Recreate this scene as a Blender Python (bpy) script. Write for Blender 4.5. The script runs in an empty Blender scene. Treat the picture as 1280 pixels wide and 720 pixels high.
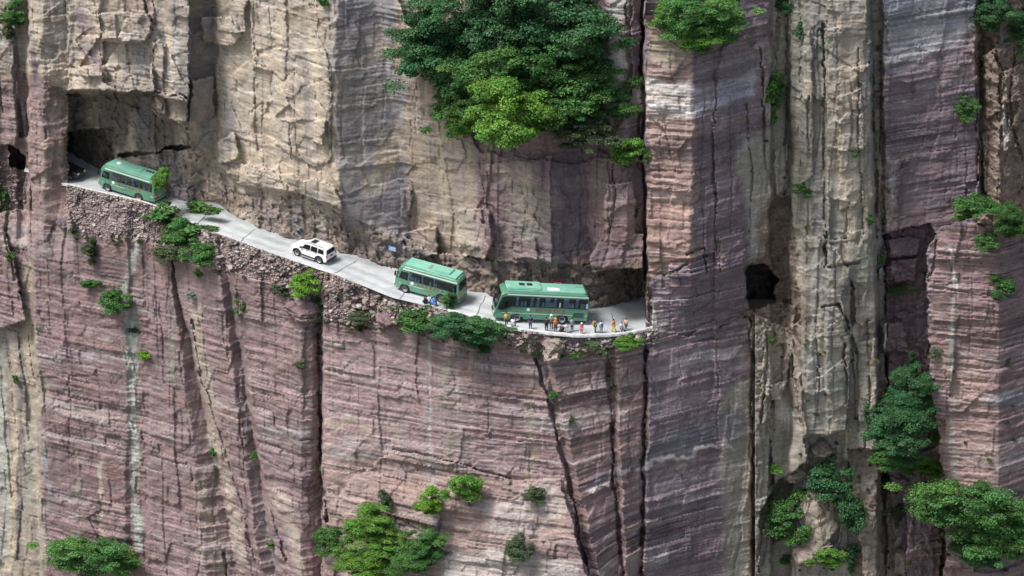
import bpy, bmesh, math, random
import numpy as np
from mathutils import Vector, Matrix
R_ = math.radians
SC = bpy.context.scene
COL = SC.collection

# ------------------------------------------------------------------ camera, sky, sun, exposure
ELEV = R_(25.0); DIST = 250.0; WIDTH = 98.46          # metres across the frame at the origin
CE, SE = math.cos(ELEV), math.sin(ELEV)
CAM = np.array([0.0, -DIST * CE, DIST * SE])
cam_data = bpy.data.cameras.new('camera')
cam = bpy.data.objects.new('camera', cam_data); COL.objects.link(cam)
cam.location = CAM
cam.rotation_euler = (R_(90) - ELEV, 0, 0)
cam_data.sensor_width = 36.0
cam_data.lens = 36.0 * DIST / WIDTH
cam_data.clip_start = 1.0; cam_data.clip_end = 5000.0
SC.camera = cam

SUN_EL, SUN_AZ = R_(60), R_(-57)      # azimuth measured from the camera's side of the gorge (-y) towards the right
sun_dir = Vector((math.sin(SUN_AZ) * math.cos(SUN_EL), -math.cos(SUN_AZ) * math.cos(SUN_EL), math.sin(SUN_EL)))
world = bpy.data.worlds.new('World'); SC.world = world; world.use_nodes = True
wn = world.node_tree.nodes; wl = world.node_tree.links
for n in list(wn): wn.remove(n)
w_out = wn.new('ShaderNodeOutputWorld'); w_bg = wn.new('ShaderNodeBackground'); w_sky = wn.new('ShaderNodeTexSky')
w_sky.sky_type = 'NISHITA'; w_sky.sun_disc = False
w_sky.sun_elevation = SUN_EL
w_sky.sun_rotation = math.atan2(sun_dir.x, sun_dir.y)
w_sky.air_density = 1.0; w_sky.dust_density = 4.0; w_sky.ozone_density = 1.0
w_bg.inputs['Strength'].default_value = 0.098
wl.new(w_sky.outputs[0], w_bg.inputs[0]); wl.new(w_bg.outputs[0], w_out.inputs[0])
sun_data = bpy.data.lights.new('sun', 'SUN'); sun_data.energy = 2.4; sun_data.angle = R_(16); sun_data.color = (1.0, 0.985, 0.985)
sun = bpy.data.objects.new('sun', sun_data); COL.objects.link(sun)
sun.rotation_euler = sun_dir.to_track_quat('Z', 'Y').to_euler()
sun.location = (-60, -120, 150)
vs = SC.view_settings
vs.view_transform = 'Standard'; vs.look = 'None'; vs.gamma = 1.0; vs.use_curve_mapping = False
vs.exposure = 0.74

# ------------------------------------------------------------------ pixel <-> place
K = WIDTH / DIST / 1280.0
def ray(px, py):
    u = (np.asarray(px, float) - 640.0) * K; v = (360.0 - np.asarray(py, float)) * K
    return u, CE + v * SE, -SE + v * CE                # direction x, y, z
def at(px, py, Y):
    dx, dy, dz = ray(px, py); t = (Y - CAM[1]) / dy
    return t * dx, Y + 0.0 * t, CAM[2] + t * dz
def atz(px, py, Z):
    dx, dy, dz = ray(px, py); t = (Z - CAM[2]) / dz
    return t * dx, CAM[1] + t * dy, Z + 0.0 * t

# ------------------------------------------------------------------ numpy noise
def _h(a, b=0, c=0, s=0):
    n = (np.asarray(a).astype(np.int64) * 374761393 + np.asarray(b).astype(np.int64) * 668265263
         + np.asarray(c).astype(np.int64) * 2147483647 + s * 974711) & 0xffffffff
    n = ((n ^ (n >> 13)) * 1274126177) & 0xffffffff
    n = ((n ^ (n >> 16)) * 2246822519) & 0xffffffff
    n = n ^ (n >> 15)
    return (n & 0xffffff) / float(0x1000000)
def vnoise(x, y, z, s=0):                              # value noise, -1..1
    xi = np.floor(x); yi = np.floor(y); zi = np.floor(z)
    fx = x - xi; fy = y - yi; fz = z - zi
    fx = fx * fx * (3 - 2 * fx); fy = fy * fy * (3 - 2 * fy); fz = fz * fz * (3 - 2 * fz)
    xi = xi.astype(np.int64); yi = yi.astype(np.int64); zi = zi.astype(np.int64)
    out = 0
    for i in (0, 1):
        for j in (0, 1):
            for k in (0, 1):
                w = (fx if i else 1 - fx) * (fy if j else 1 - fy) * (fz if k else 1 - fz)
                out = out + w * _h(xi + i, yi + j, zi + k, s)
    return out * 2 - 1
def fbm(x, y, z, o=3, s=0):
    a, out = 1.0, 0
    for i in range(o):
        out = out + a * vnoise(x * 2 ** i, y * 2 ** i, z * 2 ** i, s + i); a *= 0.5
    return out / 1.75
def facet_noise(x, y, z, s=0):                         # rock facets: nearest cell, its own height and tilt
    xi = np.floor(x).astype(np.int64); yi = np.floor(y).astype(np.int64); zi = np.floor(z).astype(np.int64)
    best = np.full(x.shape, 1e9); val = np.zeros(x.shape)
    for i in (-1, 0, 1):
        for j in (-1, 0, 1):
            for k in (-1, 0, 1):
                a, b, c = xi + i, yi + j, zi + k
                ddx = x - (a + _h(a, b, c, s)); ddy = y - (b + _h(a, b, c, s + 1)); ddz = z - (c + _h(a, b, c, s + 2))
                d = ddx * ddx + ddy * ddy + ddz * ddz
                m = d < best
                best = np.where(m, d, best)
                v = (_h(a, b, c, s + 3) - .5) * 1.6 + (_h(a, b, c, s + 4) - .5) * 1.6 * ddx + (_h(a, b, c, s + 5) - .5) * 1.6 * ddz
                val = np.where(m, v, val)
    return val

# ------------------------------------------------------------------ small helpers for objects
def tag(o, label=None, cat=None, group=None, kind=None):
    if label: o['label'] = label
    if cat: o['category'] = cat
    if group: o['group'] = group
    if kind: o['kind'] = kind
    return o
def empty(name, loc=(0, 0, 0), parent=None):
    o = bpy.data.objects.new(name, None); COL.objects.link(o); o.location = loc; o.parent = parent
    o.empty_display_size = 0.2
    return o
def link(name, me, parent=None, mat=None):
    o = bpy.data.objects.new(name, me); COL.objects.link(o); o.parent = parent
    if mat is not None and not me.materials: me.materials.append(mat)
    return o
def mesh_np(name, V, Q, mat=None, smooth=False):
    me = bpy.data.meshes.new(name)
    V = np.asarray(V, np.float32); Q = np.asarray(Q, np.int32); n = Q.shape[1]
    me.vertices.add(len(V)); me.vertices.foreach_set('co', V.ravel())
    me.loops.add(Q.size); me.loops.foreach_set('vertex_index', Q.ravel())
    me.polygons.add(len(Q)); me.polygons.foreach_set('loop_start', np.arange(0, Q.size, n, dtype=np.int32))
    me.update(calc_edges=True)
    if smooth: me.polygons.foreach_set('use_smooth', np.ones(len(Q), bool))
    if mat is not None: me.materials.append(mat)
    return me
def set_col(me, name, C):
    a = me.color_attributes.new(name, 'FLOAT_COLOR', 'POINT')
    buf = np.ones((len(C), 4), np.float32); buf[:, :3] = C
    a.data.foreach_set('color', buf.ravel())

# ------------------------------------------------------------------ materials
class NT:
    def __init__(s, name):
        s.m = bpy.data.materials.new(name); s.m.use_nodes = True
        s.t = s.m.node_tree; s.n = s.t.nodes; s.b = s.n['Principled BSDF']; s.out = s.n['Material Output']
    def new(s, t, **kw):
        n = s.n.new(t)
        for k, v in kw.items():
            if k in n.inputs: n.inputs[k].default_value = v
            else: setattr(n, k, v)
        return n
    def l(s, a, b): s.t.links.new(a, b)
def plain(name, col, rough=0.6, metal=0.0, var=0.12, scale=8.0, coat=0.0, spec=0.5):
    """principled paint/plastic with a slight procedural mottling"""
    t = NT(name)
    tc = t.new('ShaderNodeTexCoord'); nz = t.new('ShaderNodeTexNoise', Scale=scale, Detail=4.0)
    t.l(tc.outputs['Object'], nz.inputs['Vector'])
    r = t.new('ShaderNodeValToRGB')
    c0 = [max(0, c * (1 - var)) for c in col]; c1 = [min(1, c * (1 + var)) for c in col]
    r.color_ramp.elements[0].position = .3; r.color_ramp.elements[1].position = .7
    r.color_ramp.elements[0].color = (*c0, 1); r.color_ramp.elements[1].color = (*c1, 1)
    t.l(nz.outputs['Fac'], r.inputs['Fac']); t.l(r.outputs['Color'], t.b.inputs['Base Color'])
    t.b.inputs['Roughness'].default_value = rough; t.b.inputs['Metallic'].default_value = metal
    t.b.inputs['Specular IOR Level'].default_value = spec
    if coat: t.b.inputs['Coat Weight'].default_value = coat
    return t.m
# ------------------------------------------------------------------ the road's line through the cliff (pixel -> place)
E_PX = np.array([-400, 40, 80, 130, 177, 215, 250, 285, 320, 360, 420, 493, 533, 575, 620, 650, 690, 725, 760, 790, 822, 900])
E_PY = np.array([  90, 217, 230, 242, 252, 265, 284, 297, 310, 324, 344, 373, 382, 392, 404, 412, 417, 420, 419, 416, 409, 400])
I_PX = np.array([-400, 40, 85, 129, 200, 264, 320, 363, 423, 493, 540, 587, 620, 680, 740, 808, 900])
I_PY = np.array([  70, 193, 205, 218, 240, 259, 284, 300, 318, 339, 350, 364, 371, 380, 388, 386, 384])
def zroad(px): return -3.4 + 0.105 * (680.0 - np.asarray(px, float)) / 13.0
def yE(px): return atz(px, np.interp(px, E_PX, E_PY), zroad(px))[1]
def yI(px): return atz(px, np.interp(px, I_PX, I_PY), zroad(px))[1]

# ------------------------------------------------------------------ the grid of the cliff
STEP = 1.2
gx = np.concatenate([np.arange(-330, -8, 9.0), np.arange(-6, 1286.1, STEP), np.arange(1294, 1611, 9.0)])
gy = np.concatenate([np.arange(-260, -8, 9.0), np.arange(-6, 726.1, STEP), np.arange(734, 981, 9.0)])
PX, PY = np.meshgrid(gx, gy)
NY, NX = PX.shape
# ragged outlines: polygons are tested on slightly shifted pixels
wx = 3.2 * vnoise(PX / 14, PY / 14, PX * 0 + .5, 11) + 1.8 * vnoise(PX / 4, PY / 6, PX * 0 + .5, 12)
wy = 3.2 * vnoise(PX / 14, PY / 14, PX * 0 + .5, 13) + 1.5 * vnoise(PX / 5, PY / 4, PX * 0 + .5, 14)
QX, QY = PX + wx, PY + wy
def inside(poly, X=None, Y=None):
    X = QX if X is None else X; Y = QY if Y is None else Y
    p = np.array(poly, float); m = np.zeros(X.shape, bool)
    bb = (X >= p[:, 0].min()) & (X <= p[:, 0].max()) & (Y >= p[:, 1].min()) & (Y <= p[:, 1].max())
    x, y = X[bb], Y[bb]; c = np.zeros(x.shape, bool); n = len(p)
    for i in range(n):
        x0, y0 = p[i - 1]; x1, y1 = p[i]
        if y0 == y1: continue
        c ^= ((y0 > y) != (y1 > y)) & (x < (x1 - x0) * (y - y0) / (y1 - y0) + x0)
    m[bb] = c
    return m
def profile(kinks, X, Y, pyT, pyB):
    """depth of a wall whose vertical edges lean: kinks = (px at pyT, px at pyB, y at pyT, y at pyB)"""
    k = np.array([(a[0], a[1], a[2], a[3] if len(a) > 3 else a[2]) for a in kinks], float)
    out = np.zeros(X.shape)
    for r in range(X.shape[0]):
        t = min(max((Y[r, 0] - pyT) / (pyB - pyT), -0.6), 1.4)
        out[r] = np.interp(X[r], np.maximum.accumulate(k[:, 0] + t * (k[:, 1] - k[:, 0])), k[:, 2] + t * (k[:, 3] - k[:, 2]))
    return out
WOB = PX + 2.2 * vnoise(PX / 30, PY / 22, PX * 0, 21) + 1.2 * vnoise(PX / 9, PY / 7, PX * 0, 22)
UP = [(-400, -400, 40), (0, 0, 25.2), (19, 21, 24.6), (23, 24, 25.8), (33, 35, 25.6), (38, 36, 23.0), (54, 56, 21.9), (88, 86, 23.0),
      (92, 92, 23.2), (128, 128, 21.9), (188, 188, 20.2), (191, 191, 19.6), (214, 214, 18.3), (238, 237, 17.6), (268, 268, 19.4), (273, 273, 18.4),
      (305, 305, 16.6), (340, 340, 14.6), (416, 430, 8.4), (470, 522, 9.8), (500, 545, 8.4), (604, 604, 5.4), (640, 640, 4.3), (690, 690, 2.4),
      (735, 735, 4.0), (762, 762, 2.2), (783, 783, 2.0), (800, 803, 3.4), (803, 806, 5.2), (806, 808, 0.4), (866, 862, -0.6), (935, 935, 3.3),
      (962, 962, 4.4), (966, 966, 6.4), (985, 985, 7.0), (990, 990, 5.2), (1002, 1002, 4.8), (1006, 1006, 4.2), (1030, 1030, 4.2), (1034, 1034, 3.7), (1084, 1092, 4.3),
      (1090, 1098, 7.8), (1100, 1104, 8.0), (1104, 1108, 6.4), (1218, 1222, 9.8), (1226, 1228, 13.2), (1250, 1250, 11.0), (1280, 1280, 13.0), (1700, 1700, 20)]
LO = [(-400, -400, 40), (0, 0, 25.0), (42, 50, 22.6), (46, 54, 21.8), (110, 110, 19.0), (158, 156, 17.0), (163, 162, 17.2), (186, 182, 16.3), (190, 186, 15.8),
      (226, 258, 14.0, 12.2), (240, 298, 15.0, 12.9), (245, 328, 13.2, 9.9), (288, 326, 10.4, 9.2), (300, 344, 11.2, 9.8), (305, 350, 9.5, 8.0), (376, 376, 5.9), (390, 390, 6.2), (402, 402, 7.4), (405, 405, 4.7),
      (560, 560, -0.6), (672, 734, -3.0, -4.4), (679, 741, -2.5, -3.9), (686, 748, -3.2, -4.4), (760, 770, -1.6), (766, 777, -1.0), (771, 782, -1.9), (803, 797, -0.6),
      (808, 802, 0.1), (812, 806, -0.6), (890, 890, 2.9), (905, 905, 3.2), (938, 938, 4.4), (943, 943, 6.6), (956, 956, 6.4), (962, 962, 5.4), (1700, 1700, 20)]
Yu = profile(UP, WOB, PY, 0, 340)
Yl = profile(LO, WOB, PY, 440, 720)
Ee = np.interp(PX, E_PX, E_PY); Ii = np.interp(PX, I_PX, I_PY)
yEe = atz(PX, Ee, zroad(PX))[1]
zR = zroad(PX)
yfloor = atz(PX, PY, zR - 0.12)[1]
# below the road the wall starts at the road's edge and runs into the lower cliff's own profile
t = np.clip((PY - Ee) / 55.0, 0, 1); Ylow = (1 - t) * np.minimum(yEe, yEe * .5 + Yl * .5) + t * Yl
# right pillar: upper and lower profile flow into each other
t = np.clip((PY - 330) / 110.0, 0, 1); t = t * t * (3 - 2 * t); Ypil = (1 - t) * Yu + t * Yl
# left pillar
t = np.clip((PY - 250) / 80.0, 0, 1); Yleft = (1 - t) * Yu + t * Yl
low = (PY > Ee) & (PX < 944)
Y = np.where(low, Ylow, Yu)
Y = np.where((PX > 815) & (PX < 944), Ypil, Y)
Y = np.where(PX < 84, Yleft, Y)
# the lowest, bulging foot of the middle wall, sloping out towards the gorge
foot = inside([(404, 640), (440, 600), (493, 565), (560, 575), (640, 600), (700, 600), (712, 640), (735, 720), (760, 1000), (395, 1000)])
Y = np.where(foot, Y - 0.5 - 0.022 * np.clip(PY - 590, 0, 400), Y)

# ---------------- pieces that stand proud of the walls (-) or are set back (+): polygon, offset, tilt per px right, tilt per px down
def dev(poly, off, kx=0.0, ky=0.0, up=False):
    global Y
    m = inside(poly) & (~low if up else True); p = np.array(poly, float); cx, cy = p.mean(0)
    Y = np.where(m, Y + off + kx * (PX - cx) + ky * (PY - cy), Y)
    return m
# undercut, hacked band along the road's inner side
hack = inside([(142, 192), (170, 188), (196, 190), (228, 180), (250, 186), (300, 232), (330, 238), (372, 240), (430, 268), (470, 285), (500, 292), (530, 312), (560, 318), (600, 326), (640, 322),
               (700, 330), (742, 333), (742, 420), (500, 420), (300, 330), (190, 280), (142, 260)]) & (PX > 146) & (PX < 742) & ~low
d_hack = np.interp(PX, [146, 190, 260, 330, 420, 470, 520, 600, 740], [4.0, 3.6, 2.0, 2.0, 2.2, 1.0, .8, 1.0, 1.2])
lip = np.clip((PY - np.interp(PX, [146, 190, 250, 300, 430, 500, 600, 740], [150, 160, 186, 232, 268, 292, 326, 333])) / 26.0, 0, 1)
Y = np.where(hack, np.minimum(np.maximum(Y + d_hack * (0.45 + .55 * lip), yI(PX) - 0.9), yI(PX) + .3), Y)
# left: layered block above the tunnel
dev([(86, -260), (191, -260), (192, 116), (168, 117), (86, 112)], -2.4)
dev([(191, -260), (237, -260), (236, 128), (192, 120)], -1.3)
dev([(124, 20), (150, 14), (186, 18), (189, 40), (182, 52), (126, 49)], -1.6, 0, 0.004)
dev([(128, 52), (186, 54), (190, 112), (150, 116), (128, 100)], 1.0)
dev([(52, 84), (100, 86), (133, 84), (134, 100), (166, 112), (168, 117), (60, 110)], -1.5)
dev([(100, 86), (130, 85), (131, 95), (101, 96)], -0.7)
dev([(190, 117), (214, 118), (234, 128), (232, 162), (205, 150), (190, 138)], -1.4, .006)
dev([(240, 100), (268, 96), (267, 145), (250, 151), (236, 152)], -1.3)
dev([(250, 20), (288, 22), (305, 42), (290, 60), (254, 52)], -1.1)
dev([(288, 0), (308, 0), (307, 40), (289, 41)], -1.2)
dev([(192, -40), (236, -40), (236, 120), (192, 116)], -.8, -.004)
dev([(340, 60), (412, 66), (414, 200), (392, 210), (345, 180)], -.5)
dev([(84, -60), (126, -60), (126, 40), (100, 84), (84, 82)], -.6)
dev([(352, 150), (378, 150), (365, 156)], -.3)
dev([(392, 150), (406, 150), (405, 180), (390, 176)], -1.0)
dev([(270, 178), (292, 165), (300, 190), (282, 205), (272, 204)], -1.2)
dev([(300, 205), (420, 232), (430, 262), (370, 240), (300, 232)], -0.9)
dev([(86, 84), (191, 80), (193, 117), (168, 118), (86, 113)], -1.1, 0, -.02)
dev([(191, 112), (234, 122), (236, 160), (205, 150), (190, 138)], -1.0, 0, -.01)
# left tunnel: shaded recess above, mouth below
dev([(83, 116), (120, 118), (192, 115), (200, 140), (232, 163), (240, 186), (200, 190), (146, 196), (140, 158), (86, 166)], 3.0, -0.010, -0.004, True)
mouth_l = dev([(86, 165), (112, 161), (141, 157), (148, 200), (152, 260), (84, 250)], 0, 0, 0, True)
Y = np.where(mouth_l, yI(PX) + np.interp(PX, [86, 120, 148], [3.0, 1.6, 0.8]), Y)
# small window left
mouth_w = dev([(11, 182), (17, 184), (32, 196), (33, 212), (12, 207)], 7.0)
dev([(0, 182), (10, 182), (11, 207), (33, 212), (30, 262), (0, 265)], 0.9)
# hanging block at the left edge
dev([(-60, 292), (8, 290), (22, 350), (31, 402), (-2, 410), (-60, 420)], -1.6)
dev([(0, 410), (40, 405), (50, 460), (50, 720), (-60, 1000), (-60, 420)], 0.5)
# triangular slab at the pillar's foot
dev([(71, 283), (88, 266), (91, 290), (76, 287)], -0.8)
# middle: ledge the trees stand on, blocks above the road
dev([(480, -40), (560, -60), (790, -60), (790, 120), (760, 190), (720, 205), (640, 195), (600, 190), (540, 90)], 1.0, 0, -0.006)
dev([(606, 205), (655, 200), (690, 195), (688, 330), (652, 330), (606, 322)], -0.5, -.004)
dev([(694, 200), (733, 198), (736, 300), (722, 322), (696, 325)], 0.1, .012)
dev([(735, 190), (760, 192), (760, 300), (744, 312), (736, 300)], -0.3)
dev([(757, 232), (792, 226), (796, 316), (770, 323), (752, 312)], -1.5, .01)
dev([(735, 324), (770, 323), (796, 316), (804, 320), (803, 338), (760, 336), (742, 340)], -1.5)
dev([(573, 262), (610, 262), (618, 300), (606, 325), (580, 322), (570, 300)], -1.7)
dev([(500, 236), (516, 236), (512, 272), (502, 270)], -.8)
dev([(505, 292), (545, 282), (548, 318), (515, 322)], -1.5)
dev([(640, 300), (668, 296), (672, 328), (645, 330)], -.6)
# right gallery behind the coach
mouth_r = dev([(741, 338), (803, 336), (806, 392), (812, 402), (741, 400)], 0, 0, 0, True)
Y = np.where(mouth_r, yI(PX) + np.interp(PX, [741, 770, 806], [0.3, 1.0, 2.8]), Y)
lip_r = inside([(735, 318), (752, 296), (778, 290), (804, 292), (805, 338), (760, 336), (742, 342)]); Y = np.where(lip_r, np.minimum(Y, -1.3 + .018 * (PX - 735) + .045 * (338 - PY)), Y)
# right pillar details
dev([(806, 30), (830, 36), (866, 40), (900, 36), (930, -10), (806, -60)], 1.6, 0, 0.01)
dev([(806, 330), (862, 324), (892, 316), (896, 330), (894, 400), (862, 420), (812, 412)], 0.45)
dev([(900, 60), (934, 40), (936, 90), (902, 105)], -.3)
dev([(846, 214), (868, 214), (866, 300), (830, 310)], -.25)
dev([(892, 408), (935, 392), (938, 470), (894, 482)], -.35)
# deep slot and right window
dev([(962, 258), (972, 248), (990, 246), (996, 330), (1000, 400), (985, 410), (935, 388), (931, 336), (958, 318)], 2.0)
mouth_r2 = dev([(932, 342), (938, 333), (950, 328), (962, 332), (968, 340), (974, 352), (967, 364), (971, 377), (955, 382), (937, 388), (934, 362)], 12.0)
dev([(936, 382), (975, 376), (992, 384), (990, 440), (978, 500), (962, 500), (948, 470), (940, 430)], -1.6, 0, -0.008)
dev([(940, 470), (964, 480), (962, 560), (960, 640), (945, 640)], -.9, 0, -.004)
# columns of the right side
dev([(985, 300), (1030, 296), (1062, 340), (1064, 420), (1058, 536), (1030, 546), (1006, 545), (992, 470), (988, 380)], -1.7, 0.006)
dev([(1005, 548), (1056, 538), (1054, 575), (1036, 584), (1012, 578)], 1.2)
dev([(1034, 0), (1082, 0), (1086, 320), (1034, 336)], -.35)
dev([(1062, 338), (1104, 330), (1108, 470), (1090, 560), (1062, 560)], .2)
dev([(1002, 580), (1060, 575), (1070, 640), (1080, 720), (1080, 1000), (948, 1000), (950, 640), (975, 600)], 1.6, 0, -.012)
dev([(1052, 366), (1066, 350), (1070, 400), (1060, 420)], 1.5)
dev([(966, 480), (1000, 470), (1012, 560), (1006, 590), (970, 600), (962, 540)], -1.3, 0.01, -.008)
dev([(1060, 560), (1100, 560), (1112, 600), (1120, 720), (1110, 1000), (1060, 1000)], -0.6, 0, -0.018)
dev([(1106, 200), (1126, 200), (1124, 292), (1106, 290)], -.35)
# chimney
dev([(1104, 292), (1140, 282), (1166, 278), (1172, 320), (1164, 480), (1182, 620), (1190, 1000), (1112, 1000), (1100, 560), (1108, 470)], 3.6)
dev([(1108, 300), (1150, 296), (1148, 318), (1110, 322)], -1.0)
dev([(1110, 326), (1148, 322), (1146, 350), (1118, 352)], -1.2)
dev([(1098, 336), (1120, 332), (1116, 350), (1100, 350)], -1.6)
dev([(1100, 405), (1130, 404), (1132, 440), (1104, 440)], -1.6)
dev([(1112, 440), (1150, 440), (1160, 560), (1110, 560)], -1.0, 0, -.008)
# right block
rb_y = np.interp(PX, [1150, 1158, 1248, 1300, 1700], [5.0, 3.2, 1.6, 4.6, 20.0]) - 0.002 * (PY - 290)
rb = inside([(1158, 318), (1168, 292), (1190, 280), (1232, 268), (1276, 268), (1700, 250), (1700, 1000), (1176, 1000), (1182, 640), (1164, 480)])
Y = np.where(rb, rb_y, Y)
# rough ground behind its top
dev([(1222, 60), (1280, 60), (1700, 0), (1700, 270), (1222, 280)], -1.0, 0, -0.006)
# rock post between the bushes bottom right
dev([(1134, 640), (1152, 628), (1174, 640), (1176, 720), (1178, 1000), (1134, 1000)], -1.6)

dev([(1000, 60), (1014, 40), (1016, 220), (1002, 230)], -.7)
dev([(1046, 120), (1078, 110), (1080, 250), (1050, 262)], -.6)
dev([(968, 190), (985, 180), (984, 240), (970, 246)], -.9)
dev([(1036, 250), (1062, 250), (1060, 300), (1040, 300)], .5)
dev([(1072, 430), (1096, 420), (1098, 520), (1074, 530)], -.8)
dev([(1228, 70), (1246, 60), (1250, 140), (1232, 150)], -1.0)
dev([(1252, 90), (1276, 80), (1278, 180), (1256, 190)], -1.2)
dev([(1226, 170), (1250, 160), (1252, 260), (1230, 262)], -.8)
dev([(900, 300), (932, 290), (930, 330), (902, 340)], -.5)

# ---------------- floor of the road cuts through whatever lies behind it
road_zone = (PX > 78) & (PX < 826) & (PY <= Ee)
on_floor = road_zone & (yfloor < Y)
Y = np.where(on_floor, yfloor, Y)
win_floor = mouth_r2 & (PY > 374); Y = np.where(win_floor, np.minimum(Y, atz(PX, PY, zroad(950) - 1.0)[1]), Y)

# ---------------- world position of the smooth shape
X0, Y0, Z0 = at(PX, PY, Y)
H = 0.92 * X0 - 0.42 * Y0
ZS = Z0 - 0.018 * X0 + 0.16 * vnoise(X0 / 11, Y0 / 11, Z0 / 9, 31) + 0.03 * vnoise(X0 / 1.5, Y0 / 1.5, Z0 / 1.5, 32)

# ---------------- how each region weathers: S strata, B blocks, V flutes, R roughness; and its own rock colour
cPUR = np.array((.236, .154, .154)); cTAN = np.array((.36, .31, .252)); cGRY = np.array((.185, .165, .165)); cPAL = np.array((.285, .27, .23))
cVIO = np.array((.205, .148, .165)); cWRM = np.array((.330, .262, .200)); cCRM = np.array((.52, .44, .33)); cWHT = np.array((.52, .49, .46))
cBLU = np.array((.235, .23, .265)); cBRN = np.array((.20, .155, .125)); cDRK = np.array((.115, .10, .105)); cGRN = np.array((.32, .335, .30)); cPNK = np.array((.345, .225, .190))
def _grey(c, k): return c * (1 - k) + k * c.mean()
cPUR, cVIO, cPNK, cBLU, cWRM, cGRY = _grey(cPUR, .16), _grey(cVIO, .22), _grey(cPNK, .2), _grey(cBLU, .25), _grey(cWRM, .2), _grey(cGRY, .2) * 1.35
A_S = np.full(PX.shape, 1.0); A_B = np.full(PX.shape, .6); A_V = np.full(PX.shape, .25); A_R = np.full(PX.shape, .5)
COLR = np.empty(PX.shape + (3,)); COLR[:] = cPUR
SFX = PX + 10 * vnoise(PX / 26, PY / 40, PX * 0, 41) + 3 * vnoise(PX / 6, PY / 9, PX * 0, 42)
SFY = PY + 9 * vnoise(PX / 22, PY / 18, PX * 0, 43) + 3 * vnoise(PX / 7, PY / 6, PX * 0, 44)
def soft(m, n=2):
    f = m.astype(float)
    for _ in range(n):
        f[1:-1] = (f[:-2] + 2 * f[1:-1] + f[2:]) / 4; f[:, 1:-1] = (f[:, :-2] + 2 * f[:, 1:-1] + f[:, 2:]) / 4
    return f
def rock(poly, col=None, a=1.0, S=None, B=None, V=None, R=None, blur=7, exact=False):
    global A_S, A_B, A_V, A_R
    m = soft(inside(poly) if exact else inside(poly, SFX, SFY), blur)
    if col is not None:
        for i in range(3): COLR[..., i] += m * a * (np.asarray(col)[i] - COLR[..., i])
    if S is not None: A_S += m * (S - A_S)
    if B is not None: A_B += m * (B - A_B)
    if V is not None: A_V += m * (V - A_V)
    if R is not None: A_R += m * (R - A_R)
T = -400; Bm = 1000
# upper walls
rock([(-400, T), (420, T), (430, 300), (420, 330), (190, 262), (86, 240), (84, 300), (-400, 340)], cTAN, 1, S=.8, B=.9, V=.35, R=.35)
rock([(-400, 90), (60, 95), (88, 120), (86, 300), (80, 330), (-400, 340)], cPUR, .8, S=.8, B=.7, V=.6, R=.3)
rock([(268, T), (416, T), (428, 240), (300, 210), (268, 160)], cTAN * 1.12, 1, S=.5, B=.7, V=.5, R=.2)
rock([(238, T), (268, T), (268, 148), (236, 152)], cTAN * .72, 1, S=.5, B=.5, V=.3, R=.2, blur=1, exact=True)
rock([(416, T), (470, T), (500, 60), (522, 330), (440, 330), (428, 290), (416, 150)], cGRY, 1, S=.8, B=.3, V=.1, R=.3, blur=1)
rock([(470, T), (640, T), (640, 335), (524, 330), (500, 60)], cWRM, 1, S=.45, B=.5, V=.35, R=.2)
rock([(560, T), (800, T), (806, 330), (640, 335), (604, 320), (590, 200)], cPUR * .95 + .01, 1, S=.6, B=.9, V=.5, R=.35)
rock([(692, 196), (735, 196), (736, 310), (720, 325), (696, 325)], cVIO * .8, 1, S=.4, B=.6, V=.2, R=.4, blur=1)
rock([(640, 240), (690, 240), (690, 300), (640, 300)], cTAN * .8, .8)
rock([(762, T), (782, T), (783, 120), (764, 180)], cWHT * .85, .9, S=.9, B=.6, V=.2, R=.3)
rock([(783, T), (803, T), (803, 200), (783, 200)], cVIO, .9, S=.9, B=.5)
# right pillar
rock([(806, T), (1000, T), (985, 250), (940, 340), (940, Bm), (806, Bm)], cVIO * 1.05, 1, S=1.3, B=.5, V=.2, R=.35)
rock([(806, 30), (868, 40), (868, 214), (862, 330), (806, 340)], cPNK * .95, 1, S=1.5, B=.6, V=.15, R=.3, blur=1)
rock([(806, 40), (866, 46), (866, 76), (806, 78)], cCRM * .75, .8)
rock([(804, 102), (868, 104), (868, 138), (804, 140)], cWHT, .85, S=1.0)
rock([(868, 112), (900, 104), (952, 86), (950, 118), (900, 132), (868, 138)], cBLU * 1.5, .75)
rock([(930, 172), (986, 150), (962, 262), (958, 318), (930, 336)], cPAL * 1.02, .9, S=.3, V=.8, B=.2)
rock([(812, 420), (905, 404), (905, Bm), (806, Bm)], cVIO * 1.02, 1, S=1.5, B=.35, V=.15, R=.35)
rock([(904, 480), (942, 470), (942, Bm), (902, Bm)], cPAL * .95, .85, S=.4, V=.9, B=.3)
# columns right
rock([(962, T), (1100, T), (1106, 330), (1110, 560), (1100, Bm), (944, Bm), (944, 380), (962, 300)], cPAL, 1, S=.3, B=.6, V=1.0, R=.25)
rock([(1040, 20), (1084, 20), (1090, 240), (1046, 250)], cTAN * .95, .8)
rock([(962, 240), (992, 240), (1000, 410), (936, 400), (932, 330)], cBRN * 1.15, .9, V=.7, R=.9)
rock([(976, 100), (988, 100), (990, 190), (976, 190)], cBRN * .8, .7)
rock([(992, 410), (1058, 400), (1058, 536), (1006, 546)], cPAL * 1.05, .9, S=.35, V=.7, B=.8)
rock([(985, 340), (1010, 340), (1012, 560), (992, 480)], cBRN * 1.25, .55)
rock([(940, 384), (1000, 384), (978, 500), (944, 500)], cTAN * .8, .7, R=.9, B=1.0)
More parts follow.
